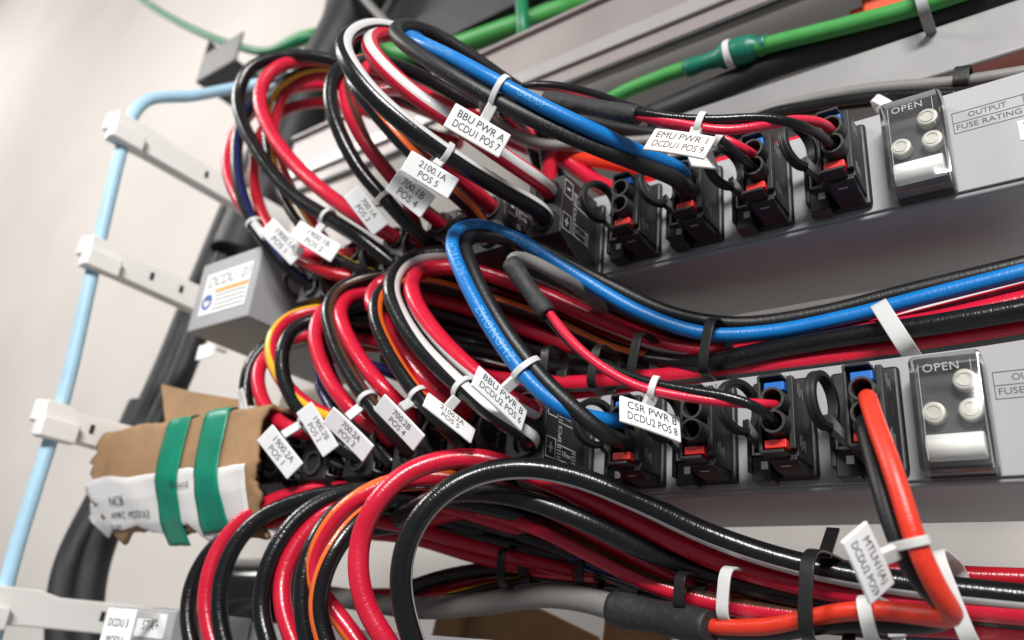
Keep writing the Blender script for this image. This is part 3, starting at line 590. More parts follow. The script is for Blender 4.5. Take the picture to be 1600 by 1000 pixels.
cable('b5', [(650, 530, -4), (770, 552, 4), (880, 578, 10), (1000, 584, 16), (1160, 570, 19)], 7.0, 'black', None, 'black cable just above the slate striped red one', GB)
cable('b6', [(1100, 545, 26), (1250, 528, 26), (1380, 505, 26), (1480, 478, 26), (1620, 445, 26)], 7.4, 'red', None, 'red cable directly under the blue one by the white tie', GB)
cable('b7', [(780, 470, 15), (900, 500, 24), (1020, 525, 32), (1150, 545, 36), (1350, 520, 38), (1620, 462, 38)], 7.2, 'deepred', None, 'deep red cable at the back of the bundle between units', GB)
cable('b8', [(780, 435, 10), (900, 470, 22), (1000, 500, 30), (1150, 515, 38), (1300, 498, 40), (1620, 430, 40)], 7.2, 'black', None, 'black cable against the underside of the upper unit', GB)
cable('b9', [(560, 540, 0), (660, 548, 10), (800, 585, 20), (950, 600, 26), (1150, 590, 30)], 7.0, 'deepred', None, 'deep red cable behind the slate striped one', GB)

for key, py, y, col, d, lb in (('f1', (572, 545, 516, 500, 468), 14, 'red', 7.2, 'red cable just under the blue one near the frame of fuse lid'), ('f2', (575, 556, 520, 492, 455), 20, 'red', 7.0, 'red cable pressed behind the blue cable on the run'),
        ('f3', (576, 547, 520, 505, 482), 9, 'black', 7.2, 'black cable between two reds under the white tie'), ('f4', (585, 562, 538, 512, 480), 27, 'deepred', 7.0, 'dark red cable deep under the white tie'),
        ('f5', (560, 540, 512, 482, 446), 30, 'black', 7.0, 'black cable right behind the blue cable on the run')):
    cable(key, [(1010, py[0]-14, y+6), (1100, py[0]-8, y), (1230, py[1]-4, y), (1340, py[2]+4, y), (1450, py[3]+4, y), (1620, py[4]-2, y)], d, col, None, lb, GB)
for key, pts, col, lb in (('f6', [(560, 470, -12), (680, 478, -4), (800, 515, 6), (920, 556, 16), (1050, 585, 24)], 'black', 'black cable deep inside the taped unit loops'),
        ('f7', [(620, 455, -8), (740, 470, 0), (860, 512, 10), (980, 550, 20), (1100, 572, 26)], 'deepred', 'deep red cable inside the taped unit loops'),
        ('f8', [(600, 560, 0), (720, 575, 8), (840, 595, 16), (980, 605, 22)], 'black', 'low black cable behind the 700.2B cable'),
        ('f9', [(560, 510, -6), (680, 530, 2), (800, 560, 12), (920, 582, 20)], 'red', 'red cable crossing behind the taped unit loops')):
    cable(key, pts, 7.0, col, None, lb, GB)
# ---------------------------------------------------------------- cables, lower loops
cable('c1', [(668, 1060, -44), (645, 1000, -50), (631, 950, -54), (626, 900, -57), (635, 850, -58), (662, 800, -57), (702, 763, -53), (752, 740, -47), (820, 731, -40), (900, 745, -30),
      (1000, 785, -18), (1100, 832, -6), (1200, 868, 2), (1300, 893, 8), (1400, 910, 12), (1500, 922, 14), (1620, 935, 16)], 7.6, 'black', 'white', 'big black loop with a white stripe low on its long run', RB, sang=72, at=.75, atpx=(1050, 808), twist=-50, gloss=.22)
cable('c2', [(640, 1060, -40), (602, 1000, -48), (573, 950, -53), (560, 895, -56), (564, 840, -57), (588, 785, -57), (628, 744, -52), (680, 722, -45), (740, 716, -38), (800, 730, -30),
      (870, 757, -22), (950, 795, -12), (1050, 843, 0), (1150, 885, 8), (1300, 922, 14), (1400, 938, 16), (1620, 958, 18)], 7.6, 'red', None, 'biggest bright red loop beside the striped black one', RB, gloss=.24)
cable('c3', [(590, 1050, -36), (556, 1000, -40), (526, 960, -44), (502, 930, -47), (490, 900, -49), (494, 866, -50), (521, 814, -50), (557, 780, -47), (602, 757, -41), (670, 745, -32), (750, 757, -22),
      (860, 795, -8), (960, 850, 6), (1060, 905, 16), (1200, 950, 22), (1400, 965, 26)], 7.2, 'red', 'orange', 'red loop with an orange stripe inside the biggest red one', RB, sang=-50)
cable('c4', [(530, 1060, -50), (508, 1000, -54), (497, 950, -57), (505, 898, -58), (526, 855, -56), (558, 815, -50), (600, 788, -40), (660, 778, -26), (760, 790, -12), (880, 828, 4), (1000, 885, 16), (1200, 945, 26)],
      7.2, 'black', 'orange', 'black loop with an orange stripe on its outer side', RB, sang=-70)
cable('c5', [(500, 1060, -42), (481, 1000, -47), (473, 950, -50), (475, 900, -51), (492, 846, -49), (520, 805, -43), (565, 775, -35), (640, 765, -25), (760, 785, -10), (880, 830, 6), (1020, 900, 20)],
      7.0, 'black', None, 'black loop left of the orange striped pair', RB)
cable('c6', [(486, 1060, -36), (458, 1000, -40), (442, 950, -43), (442, 902, -43), (461, 856, -41), (500, 812, -36), (570, 782, -28), (650, 780, -16), (760, 808, 0), (900, 862, 16), (1000, 905, 24)],
      7.2, 'red', None, 'red loop deep between two black loops', RB)
cable('c7', [(440, 1060, -40), (418, 1000, -45), (408, 950, -47), (415, 896, -48), (435, 850, -46), (470, 806, -41), (526, 774, -33), (600, 762, -24), (700, 770, -12), (820, 800, 2), (950, 850, 16), (1100, 905, 26), (1300, 945, 32)],
      7.2, 'black', None, 'middle black loop with gap on either side', RB, gloss=.22)
cable('c8', [(372, 1060, -36), (350, 1000, -41), (342, 945, -44), (350, 890, -45), (374, 842, -43), (412, 806, -38), (460, 785, -32), (520, 770, -25), (620, 770, -15), (740, 795, -2), (860, 835, 10), (1000, 885, 22)],
      7.2, 'black', None, 'black loop next to the outer red loop', RB, gloss=.22)
cable('c9', [(355, 1060, -36), (332, 1000, -40), (322, 945, -43), (329, 890, -44), (350, 845, -42), (388, 806, -38), (435, 780, -32), (500, 766, -25), (590, 768, -14), (700, 790, 0), (860, 850, 14)],
      7.4, 'red', None, 'outer red loop above the white holder arm', RB)
cable('c10', [(315, 1060, -34), (298, 1000, -38), (293, 955, -40), (303, 905, -40), (328, 862, -38), (370, 825, -33), (430, 800, -26), (520, 790, -16), (640, 800, -2), (760, 830, 10)],
      7.0, 'black', None, 'outermost black loop at the lower left', RB)
cable('c11', [(400, 1060, -30), (345, 1000, -29), (320, 955, -30), (318, 900, -30), (338, 860, -29), (385, 828, -30), (460, 808, -20), (600, 815, -4), (740, 850, 10), (900, 895, 20)],
      6.8, 'red', None, 'second outer red loop just behind the first', RB)
cable('c12', [(620, 810, -34), (700, 772, -36), (800, 775, -31), (900, 808, -20), (1000, 855, -5), (1100, 895, 12), (1250, 932, 18), (1400, 948, 22), (1620, 968, 24)], 7.6, 'black', None, 'thick black cable under the biggest red one on the run', RB, gloss=.26)
cable('c13', [(640, 820, 2), (740, 798, -2), (840, 824, -4), (930, 868, 2), (1020, 912, 10), (1120, 942, 16), (1250, 962, 20), (1400, 975, 24), (1620, 985, 26)], 6.8, 'red', 'brown', 'red cable with a brown stripe low in the run', RB, sang=-40, at=.5)
cable('c14', [(560, 830, 0), (660, 822, 4), (760, 838, 10), (850, 862, 16), (940, 880, 22), (1050, 910, 28)], 6.0, 'black', 'yellow', 'black cable with a mustard stripe at the back of the run', RB, sang=-60, at=.5)
cable('c15', [(520, 830, 6), (640, 840, 12), (740, 868, 18), (830, 888, 22), (930, 898, 26), (1060, 905, 30), (1200, 925, 34)], 6.4, 'red', None, 'red cable tied at the back of the lower run', RB)
cable('c16', [(620, 925, 16), (700, 900, 20), (780, 890, 24), (880, 905, 28), (1000, 918, 32), (1150, 935, 34)], 6.6, 'black', None, 'black cable rising from behind into the lower run', RB)
cable('c17', [(630, 950, 24), (720, 912, 26), (800, 900, 30), (920, 918, 34), (1050, 935, 36)], 6.4, 'deepred', None, 'dark red cable rising from behind into the lower run', RB)
cable('c18', [(560, 930, 22), (680, 930, 24), (800, 928, 28), (930, 930, 32), (1100, 940, 36)], 6.6, 'red', None, 'red cable resting on the thick grey cable', RB)
cable('c19', [(700, 935, 20), (800, 912, 24), (900, 905, 30), (1020, 922, 34)], 5.0, 'black', 'yellow', 'thin black and mustard cable above the thick grey one', RB, sang=-80, at=.5)
cable('c20', [(900, 870, 10), (1000, 905, 16), (1100, 938, 20), (1250, 960, 24), (1450, 985, 30), (1620, 995, 30)], 6.8, 'navy', None, 'navy cable at the bottom of the lower run', RB)
cable('c21', [(1230, 888, 22), (1400, 893, 26), (1500, 900, 28), (1620, 905, 30)], 6.4, 'deepred', 'yellow', 'dark red and mustard cable topmost at the end of the run', RB, sang=80)
cable('c22', [(1050, 905, 24), (1200, 930, 26), (1400, 940, 28), (1620, 945, 28)], 7.0, 'deepred', None, 'dark red cable behind the MTLN1 tag', RB)
cable('c23', [(1000, 930, 20), (1150, 958, 26), (1300, 975, 30), (1620, 1000, 34)], 7.0, 'black', None, 'black cable at the very bottom of the run', RB)
cable('c24', [(620, 790, 0), (740, 812, 4), (860, 850, 10), (980, 905, 18), (1120, 940, 24)], 7.2, 'black', None, 'black cable beneath the brown striped red one', RB)
# MTLN1 pair leaving the end terminal and the grey cable it is spliced to
e = empty('two_core_cable', (0, 0, 0), 'orange red and black pair hanging from the end terminal to MTLN1 tag', 'cable')
cable('mtr', [('w', -53.8, -20, ZL+21.6), (1356, 622, -30), (1368, 660, -37), (1390, 720, -43), (1410, 780, -45), (1430, 845, -45), (1455, 902, -42), (1479, 945, -37), (1491, 961, -33), (1482, 966, -30), (1450, 962, -27),
      (1390, 955, -21), (1330, 955, -16), (1270, 965, -10), (1200, 979, -5), (1130, 980, 0), (1060, 975, 4)], 5.2, 'vermilion', None, None, name='red_core', parent=e, gloss=.4)
cable('mtk', [('w', -53.8, -20, ZL+15.4), (1350, 660, -28), (1364, 715, -34), (1380, 775, -38), (1400, 840, -39), (1428, 895, -37), (1462, 935, -32), (1485, 952, -25), (1470, 972, -20), (1400, 975, -15), (1300, 975, -10), (1200, 990, -2), (1100, 985, 4)],
      5.0, 'black', None, None, name='black_core', parent=e, gloss=.45)
cable('mtg', [(480, 925, 30), (560, 938, 24), (660, 950, 18), (760, 942, 14), (850, 930, 12), (920, 938, 10), (980, 955, 8), (1020, 962, 6)], 9.6, 'grey', None, None, name='grey_jacket', parent=e, gloss=.55)
tube_obj('heat_shrink', path([(958, 950, 8), (1000, 958, 7), (1060, 970, 4), (1112, 980, 0)]), 6.0, shrink_m, e, rfun=lambda t: 1+0.05*math.sin(11*t)-0.1*t, n=20)

# print on the sheaths
cable_text('u7black', 'ZHONG', 4.2, 735, 132, dimprint, flip=True, turn=10)
cable_text('u7black', 'SCI-TECH', 3.6, 880, 208, dimprint, flip=True, turn=10)
cable_text('u7blue', 'ZHONGMEI', 3.0, 690, 85, pale, flip=True, turn=25)
cable_text('u7blue', 'GROUP', 3.0, 830, 158, pale, flip=True, turn=10)
cable_text('l6blue', 'ZHONGHZ', 4.4, 772, 520, pale, flip=True, turn=0)
cable_text('l6blue', 'SCI-TECH', 3.8, 708, 410, pale, flip=False, turn=10)
cable_text('l6blue', 'GROUP', 3.8, 728, 354, pale, flip=False, turn=10)
cable_text('l6blue', '%', 4.0, 772, 358, pale, flip=False, turn=0)
cable_text('l6blue', 'ZHMG', 3.8, 820, 385, pale, flip=False, turn=0)

# ---------------------------------------------------------------- cable tags with ties
def solve_plate(cor, zc, rho=None):
    tl, tr, br, bl = [np.array(c, float) for c in cor]; ctr = (tl+tr+br+bl)/4; k = zc/FPX
    e1 = ((tr+br)-(tl+bl))/2; e2 = ((bl+br)-(tl+tr))/2
    r = unit(np.array([ctr[0]-800, ctr[1]-500, FPX])); a1 = np.array([*e1, 0])*k; a2 = np.array([*e2, 0])*k; best = None
    if rho is None: rho = float(np.clip(np.linalg.norm(e2)/np.linalg.norm(e1), .40, .50))
    LD = unit(np.array([400., -950., 850.])-U(ctr[0], ctr[1], zc))
    for z1 in np.linspace(-14, 14, 281):
        den = a1@r+z1
        if abs(den) < .05: continue
        z2 = -(a1@a2+z1*(a2@r))/den
        if abs(z2) > 8: continue
        E1, E2 = a1+z1*r, a2+z2*r; c = (np.linalg.norm(E2)/np.linalg.norm(E1)-rho)**2*30+0.004*(z1*z1+2*z2*z2)+0.5*(1+unit(np.cross(c2w(E1), c2w(E2)))@LD)
        if best is None or c < best[0]: best = (c, E1, E2)
    _, E1, E2 = best
    E1w, E2w = c2w(E1), c2w(E2); E2w -= E1w*(E1w@E2w)/(E1w@E1w)
    return U(ctr[0], ctr[1], zc), E1w, E2w
def cable_tag(label, lines, cor, keys, tpx, front=3.0, m=None, rho=None, tie_r=None, group='white cable tags', name='cable_tag', fit=.82, ts=.40):
    m = m or tagw
    idx = [near(k, *tpx) for k in keys]; pts = [CAB[k]['A'][i] for k, i in zip(keys, idx)]; T = unit(CAB[keys[0]]['T'][idx[0]])
    c = sum(pts)/len(pts); r = CAB[keys[0]]['r']+0.25
    if len(pts) == 2:
        dv = pts[1]-pts[0]; dv -= T*(dv@T); L = np.linalg.norm(dv); av = unit(dv)*(L/2+r); bv = unit(np.cross(T, dv))*(r+.3)
    else:
        tc_ = unit(CAM-c); av = tc_-T*(tc_@T); av = unit(av)*r; bv = unit(np.cross(T, av))*r
    zc = proj(c)[2]-front; P0, E1, E2 = solve_plate(cor, zc, rho); x, yv = unit(E1), -unit(E2); n = np.cross(x, yv)
    L1, L2 = np.linalg.norm(E1), np.linalg.norm(E2)
    e = empty(name, P0, label, 'cable tag', group)
    b = MB(); cv = random.uniform(-.5, .5); NX = 8
    b.rings([[np.array(E1)*(q/NX-.5)+n*(cv*(4*(q/NX-.5)**2-.4)+o_)+E2*w_ for w_, o_ in ((-.5, -.5), (.5, -.5), (.5, .5), (-.5, .5))] for q in range(NX+1)])
    plate = b.build('plate', m, e, bevel=0.5, seg=2)
    if lines:
        for q, s in enumerate(lines):
            v, _ = text_raw(s); wd = v[:, 0].max()-v[:, 0].min()
            text('printed_text', s, L2*ts, n*0.5+yv*L2*(0.2-0.4*q)+x*L1*0.015, x, yv, ink, plate, lift=.09, bend=(cv, L1, L1*.015), width=min(L1*fit, wd*L2*ts))
    ring_band('tie_loop', c-P0, av, bv, T*1.15, 0.9, tiew, e)
    # head block between the loop and the plate
    d = P0-c; edge = P0-c - E2/2*np.sign(d@E2)*1.0
    q = d-d@x*x*0.75; st = c-P0+unit(q)*(r+.4); en = -E2/2*np.sign(d@E2)*0.92+x*(np.clip((c-P0)@x, -L1*.35, L1*.35))-n*1.5
    ax = en-st; mid = (st+en)/2; s1 = unit(np.cross(ax, n))*1.9
    MB().obox(mid, ax/2, s1, unit(np.cross(ax, s1))*1.2).build('tie_head', tiew, e, bevel=.4)
    return e
cable_tag('BBU PWR A tag tied to the blue and black pair of the upper unit', ['BBU PWR A', 'DCDU1 POS 7'], [(711, 162), (801, 210), (778, 249), (694, 196)], ['u7blue', 'u7black'], (778, 148), front=2)
cable_tag('2100.1A tag hanging from the white striped black cable', ['2100.1A', 'POS 5'], [(644, 235), (718, 280), (700, 312), (625, 266)], ['u5black'], (694, 240), front=5)
cable_tag('700.1B tag tucked half under the 2100.1A one', ['700.1B', 'POS 4'], [(626, 262), (679, 308), (658, 340), (600, 298)], ['u4black'], (668, 262), front=6)
cable_tag('steeply tilted 700.1A tag above the upper terminals', ['700.1A', 'POS 3'], [(560, 289), (607, 349), (583, 369), (536, 307)], ['u3black'], (602, 312), front=6)
cable_tag('1900.1B tag on the glossy black loop nearest the DCDU 01 sticker', ['1900.1B', 'POS 2'], [(471, 345), (533, 383), (518, 411), (450, 369)], ['u2black'], (513, 341), front=5)
cable_tag('shaded 1900.1A tag overlapped by the 1900.1B tag', ['1900.1A', 'POS 1'], [(428, 341), (477, 391), (455, 416), (404, 362)], ['u1black'], (398, 352), front=36)
cable_tag('beige tag printed EMU PWR 1 on thin red and black wires', ['EMU PWR 1', 'DCDU1 POS 9'], [(1024, 200), (1118, 214), (1100, 248), (1002, 233)], ['emur', 'emuk'], (1083, 191), front=2, m=tagb)
cable_tag('blank white tag half hidden behind the beige EMU PWR 1 tag', None, [(1070, 232), (1112, 232), (1124, 268), (1082, 258)], ['u8black'], (1120, 222), front=-3)
cable_tag('1900.2A tag hanging beside the cardboard wrap', ['1900.2A', 'POS 1'], [(425, 664), (475, 722), (448, 751), (402, 686)], ['l2black'], (478, 655), front=8)
cable_tag('narrow 1900.2B tag overlapped by the 700.2A tag', ['1900.2B', 'POS 2'], [(487, 629), (530, 694), (505, 717), (463, 643)], ['l2black'], (490, 668), front=9)
cable_tag('700.2A tag on the brown striped black cable of the taped unit', ['700.2A', 'POS 3'], [(521, 636), (586, 695), (567, 723), (505, 659)], ['l3black'], (572, 625), front=5)
cable_tag('700.2B tag on the thin orange striped cable', ['700.2B', 'POS 4'], [(601, 615), (665, 680), (646, 705), (584, 639)], ['l4black'], (655, 618), front=6)
cable_tag('2100.2A tag under the broad white striped cable', ['2100.2A', 'POS 5'], [(670, 615), (743, 670), (737, 695), (660, 632)], ['l5black'], (722, 612), front=6)
cable_tag('BBU PWR B tag tied to the blue loop and its black partner', ['BBU PWR B', 'DCDU2 POS 6'], [(748, 573), (826, 641), (814, 676), (738, 600)], ['l6blue', 'l6black'], (812, 585), front=4)
cable_tag('bright CSR PWR B tag under the thin pair from the heat shrink', ['CSR PWR B', 'DCDU2 POS 8'], [(970, 620), (1062, 649), (1066, 695), (969, 655)], ['csrr', 'csrk'], (1021, 608), front=4)
cable_tag('MTLN1(A) tag tied to the orange red cable', ['MTLN1(A)', 'DCDU2 POS9'], [(1356, 813), (1397, 912), (1361, 946), (1313, 848)], ['mtr', 'mtk'], (1412, 850), front=3, ts=.33)
cable_tag('white tag seen edge on beside the ring above the cardboard', None, [(371, 610), (379, 606), (397, 683), (389, 687)], ['l1black'], (395, 642), front=5, rho=3.0)

# ---------------------------------------------------------------- straps round the bundles
def strap(label, p0, p1, y, depth, m, width=2.3, tail=None, group=None, name='cable_tie'):
    width *= .85
    a, b = W(*p0, y), W(*p1, y); c = (a+b)/2; av = (a-b)/2; fw = np.array([0, 1., 0]); fw -= unit(av)*(unit(av)@fw); bv = unit(fw)*depth
    wv = unit(np.cross(av, bv))*width; e = empty(name, c, label, 'cable tie', group)
    ring_band('strap', np.zeros(3), av, bv, wv, 1.0, m, e, n=48, sq=0.45)
    hd = bv*0.98+av*0.1
    MB().obox(hd, unit(av)*2.6, wv*1.25, unit(bv)*1.7).build('lock_head', m, e, bevel=.4)
    if tail is not None:
        t1 = W(*tail)-c; st = av*0.95-bv*.3
        ax = (t1-st)/2; MB().obox((t1+st)/2, ax, wv, unit(np.cross(ax, wv))*0.5).build('tail', m, e, bevel=.2)
    return e
BT = 'black ties round the cable bundles'
strap('black tie by the tagless end of bundle between units', (868, 548), (862, 622), -4, 7, tieb, group=BT)
strap('black tie left of the CSR PWR B wires on the bundle', (950, 548), (938, 612), 0, 8, tieb, group=BT)
strap('black tie crossing behind the CSR PWR B wires', (1015, 530), (1002, 602), 4, 9, tieb, group=BT)
strap('black tie holding the blue cable to the bundle', (1126, 508), (1112, 592), 4, 9, tieb, group=BT)
strap('black tie at the back of the lower run by white gap', (802, 862), (802, 918), 12, 8, tieb, group=BT)
strap('black tie on the lower run over the grey cable', (924, 876), (922, 916), 16, 8, tieb, group=BT)
strap('black tie on the brown striped red cable', (1080, 900), (1076, 952), 6, 8, tieb, group=BT)
strap('wide black tie standing tall beside the MTLN1 tag', (1298, 872), (1294, 1012), 4, 22, tieb, width=2.4, tail=(1302, 826, 10), group=BT)
strap('black clip on the grey cable by the clear fuse lid', (1508, 115), (1504, 142), 30, 5, tieb, width=3.2)
WTG = 'white ties round the cable bundles'
strap('white tie slanting under the blue cable', (1386, 494), (1432, 566), 12, 15, tiew, width=3.2, group=WTG)
strap('white tie on the big red cable of the lower run', (1158, 894), (1152, 975), 9, 13, tiew, width=2.4, group=WTG)
strap('white tie slanting past the orange red bend', (1478, 872), (1536, 1020), 8, 18, tiew, width=2.6, group=WTG)
strap('white tie below the MTLN1 tag', (1370, 940), (1388, 1015), -6, 16, tiew, width=2.2, group=WTG)
strap('white tie stub behind the clear fuse lid', (1370, 160), (1392, 172), 16, 3, tiew, width=2.2)

# ---------------------------------------------------------------- left side: holder arms, pale blue tube, black conduit
AX = -462
def arm(label, z, y0, y1, h=19):
    e = empty('holder_arm', (AX, y1, z), label, 'holder arm', 'white holder arms with the pale blue tube')
    L = y1-y0
    b = MB(); b.prism([(0, -h/2), (-L*.8, -h/2+1), (-L, -h/2), (-L-1, h/2), (-L*.78, h/2), (-L*.7, h/2-2.5), (0, h/2-1)], 'x', -5, 5)
    b.build('arm_bar', armw, e, bevel=1.0)
    for f in (.28, .52): MB().box(4.4, 5.35, -L*f-2.4, -L*f, -2.5, 2.5).build('slot', hole_m, e)
    MB().box(2, 9.5, -L-2, -L+19, -h/2-2, 0).build('clip_lug', armw, e, bevel=1.6)
    MB().box(-9, -2, -L-2, -L+14, -2, h/2+1).build('clip_lug', armw, e, bevel=1.6)
    return e
arm('white holder arm above the DCDU 01 end', 284, -92, 45)
arm('white holder arm reaching the DCDU 01 end', 200, -83, 2)
arm('white holder arm over the cardboard', 100, -78, -20)
arm('white holder arm below the cardboard beside the lowest unit', 4, -84, 60)
tb = empty('blue_tube', (0, 0, 0), 'pale blue plastic tube threaded through the white holder arms', 'tube')
A = spline([WX(420, 128, -445), WX(365, 138, AX), WX(300, 150, AX), WX(232, 156, AX), WX(206, 182, AX), WX(188, 240, AX), WX(150, 400, AX), WX(100, 620, AX), WX(62, 740, AX), WX(22, 870, AX), WX(-10, 1000, AX), WX(-30, 1080, AX)])
o, _ = tube_obj('tube', A, 3.9, cable_mat('sky', None, .45), tb)
cd_ = empty('black_conduit', (0, 0, 0), 'thick black conduit pair running down behind the white arms', 'conduit')
for off, rr in ((0, 11), (19, 9)):
    A = spline([W(410+off, 230, 48), W(372+off, 310, 46), W(310+off, 460, 42), W(262+off*1.2, 580, 36), W(215+off*1.2, 680, 28), W(160+off*1.5, 780, 20), W(112+off*2, 880, 12), W(100+off*2, 960, 8), W(105+off*2, 1060, 8)])
    tube_obj('conduit_hose', A, rr, sleeve_m, cd_)
i = 14
MB().tube(W(228, 636, 34)+np.array([4, 0, 0]), W(205, 690, 30)+np.array([4, 0, 0]), 14.5, 0, 28).build('tape_collar', sleeve_m, cd_, bevel=1)
MB().tube(W(316, 452, 42), W(304, 478, 41), 13, 0, 24).build('tape_collar', sleeve_m, cd_, bevel=.6)

# ---------------------------------------------------------------- cardboard wrap with green tape
card = empty('cardboard_wrap', (-380, -46, 60), 'brown cardboard wrapped round a unit end with two green tape bands', 'cardboard')
PR = [(2, 103), (-20, 102), (-44, 100.5), (-47, 98), (-47.5, 82), (-47, 69), (-44.5, 61), (-39, 49), (-31, 39)]
def prof(t, off):
    n = len(PR)-1; i_ = min(int(t*n), n-1); q = t*n-i_; p = np.array(PR[i_])*(1-q)+np.array(PR[i_+1])*q
    d = np.array(PR[i_+1])-np.array(PR[i_]); nn_ = unit(np.array([d[1], -d[0]])); return p+off*(-nn_ if nn_@(p-np.array([-20, 78])) < 0 else nn_)
RGD = [random.uniform(-1, .1) for _ in range(14)]
def ragged(f): i_ = min(int(f*12), 11); q = f*12-i_; return RGD[i_]*(1-q)+RGD[i_+1]*q
def wrap(name, x0f, x1f, t0, t1, off, m, nx=44, ntt=40, parent=card, th=1.2, rag=0.0):
    b = MB(); g = []
    for j in range(ntt+1):
        tt = t0+(t1-t0)*j/ntt
        for k in range(nx+1):
            tk = t1+ragged(k/nx)*rag; t = min(1, t0+(tk-t0)*j/ntt); yz = prof(t, off); xa, xb = x0f(tt), x1f(tt); x = xa+(xb-xa)*k/nx; wv = 0.8*math.sin(x*.09+t*5)+0.45*math.sin(x*.17-t*13+1)+0.2*abs(math.sin(x*.33+t*11))+0.12*math.sin(x*.7+t*31)
            g.append((x+380, yz[0]+46+wv*.4, yz[1]-60+wv))
    b.add(g, [(j*(nx+1)+k, j*(nx+1)+k+1, (j+1)*(nx+1)+k+1, (j+1)*(nx+1)+k) for j in range(ntt) for k in range(nx)])
    o = b.build(name, m, parent); sd = o.modifiers.new('thick', 'SOLIDIFY'); sd.thickness = th*S; sd.offset = -1
    return o
jit = [random.uniform(-4, 4) for _ in range(40)]
left = lambda t: -452+(jit[int(t*24)]*(1-t*24 % 1)+jit[int(t*24)+1]*(t*24 % 1))*1.1+(16*max(0, t-.72)/.28)+1.2*math.sin(t*90)
wrap('cardboard_sheet', left, lambda t: -306+jit[int(t*24)+8]*.5, 0, 1, 0, card_m, th=2.2, rag=.10)
wrap('paper_label', lambda t: -451+jit[int(t*24)+3]*.6, lambda t: -312, .60, .97, .7, paper_m, th=.4, rag=.10)
wrap('green_tape', lambda t: -385+2*t, lambda t: -366+2*t, .1, 1.0, 1.2, tape_m, nx=6, th=.3)
wrap('green_tape', lambda t: -357+10*t, lambda t: -338+12*t, .1, .93, 1.2, tape_m, nx=6, th=.3)
def on_label(s, size, x, t, nm='printed_text'):
    yz = prof(t, 1.2); y2 = prof(t+.02, 1.2); yd = np.array([0, yz[0]-y2[0], yz[1]-y2[1]])
    text(nm, s, size, (x+380, yz[0]+46, yz[1]-60), (1, 0, 0), yd, ink, card, lift=.3)
on_label('NCB', 7, -420, .76); on_label('AMRC  MODULE', 5, -408, .83); on_label('Ground', 5, -362, .68); on_label('22 XP', 4.5, -424, .89)
fl = MB(); pts = [W(252, 600, -5), W(300, 612, -4), (W(360, 622, -4)), W(402, 628, -4), W(412, 672, -8), W(330, 690, -10), W(262, 690, -10), W(256, 640, -8)]
fl.v = [tuple(p-np.array([-380, -46, 60])) for p in pts]+[tuple(p-np.array([-380, -48.5, 60])) for p in pts]; n = len(pts)
fl.f = [tuple(range(n)), tuple(range(2*n-1, n-1, -1))]+[(i, (i+1) % n, n+(i+1) % n, n+i) for i in range(n)]
fl.build('torn_flap', card_m, card)

# ---------------------------------------------------------------- things above and behind
def rail(name, label, x0, x1, y, dy, z0, z1, m, cat='rail', lip=True):
    e = empty(name, (x0, y, z0), label, cat)
    MB().box(0, x1-x0, 0, dy, 0, z1-z0).build('face', m, e, bevel=1.5, seg=3)
    if lip: MB().box(0, x1-x0, -3, dy+8, z1-z0+.05, z1-z0+3).build('flange', m, e, bevel=.8)
    if lip:
        MB().box(0, x1-x0, -2.6, -.05, 14, 24).build('sheen_ridge', rail_m, e, bevel=.8); MB().box(0, x1-x0, -2, -.05, 0.4, 3).build('hem', darkm, e, bevel=.4)  # lighter ridge and dark hem imitate the reflected gradient on the face
    return e
brown_rail = mat('brown_rail', (0.27, 0.235, 0.225), 0.42, metal=0.15, var=0.12, vscale=14)
rail('equipment_rail', 'brownish grey metal rail crossing behind the top loops', -470, 60, 40, 4, 305, 358, brown_rail)
rail('equipment_chassis', 'long light grey chassis edge above the upper unit', -150, 60, 40, 60, 234.5, 259.5, mat('chassis_paint', (0.27, 0.265, 0.262), 0.36, metal=.2, var=0.14, vscale=16, bump=.05, bscale=60), cat='chassis', lip=False)
e = empty('mount_bracket', W(372, 130, 35), 'dark open metal bracket behind the leftmost loops', 'bracket')
b = MB(); b.box(-32, 26, -22, 30, -2, 0); b.build('shelf', darkm, e, bevel=.5)
MB().box(-32, -30, -22, 30, 0, 46).build('side_wall', darkm, e, bevel=.5); MB().box(-30, 26, 28, 30, 0, 46).build('back_wall', darkm, e, bevel=.5)
MB().box(-30, 26, -22, -20, 0, 30).build('front_lip', mat('bracket_face', (.1, .098, .095), .5, metal=.3), e, bevel=.5)
tag_props(tube_obj('cable_sleeve', spline([W(600, -60, 70), W(560, 0, 66), (W(525, 70, 62)), W(480, 150, 60), W(450, 230, 58), W(400, 330, 52), W(370, 400, 48)]), 21, sleeve_m)[0], 'wide black sleeve slanting down behind the top loops', 'sleeve')
tag_props(tube_obj('grey_wire', spline([W(540, -40, 40), W(575, 5, 40), W(610, 42, 38), W(650, 80, 36)]), 3.2, cable_mat('grey', None, .5))[0], 'short grey wire crossing the black sleeve', 'wire')
tag_props(tube_obj('green_wire', spline([W(180, -40, 20), W(226, 2, 25), W(300, 45, 30), W(370, 72, 34), W(420, 80, 38), W(470, 62, 44), W(520, 45, 60)]), 3.6, cable_mat('darkgreen', None, .4))[0], 'thin dark green wire sagging in front of the bare wall', 'wire')
tag_props(tube_obj('green_cable', spline([W(400, 105, 80), W(470, 62, 85), W(560, 60, 85), W(640, 85, 82), W(700, 75, 80), W(800, 42, 78), W(900, 8, 76), W(1000, -25, 76)]), 7.5, cable_mat('green', None, .45))[0], 'thick bright green cable lying along the brown rail', 'cable')
tag_props(tube_obj('green_wire', spline([W(812, -50, 45), W(815, 0, 45), W(817, 40, 46), W(818, 62, 50)]), 4.4, cable_mat('darkgreen', None, .4))[0], 'dark green wire hanging straight down onto the green cable', 'wire')
gc = empty('green_cable', (0, 0, 0), 'green cable with dark green taped splice over the grey panel', 'cable')
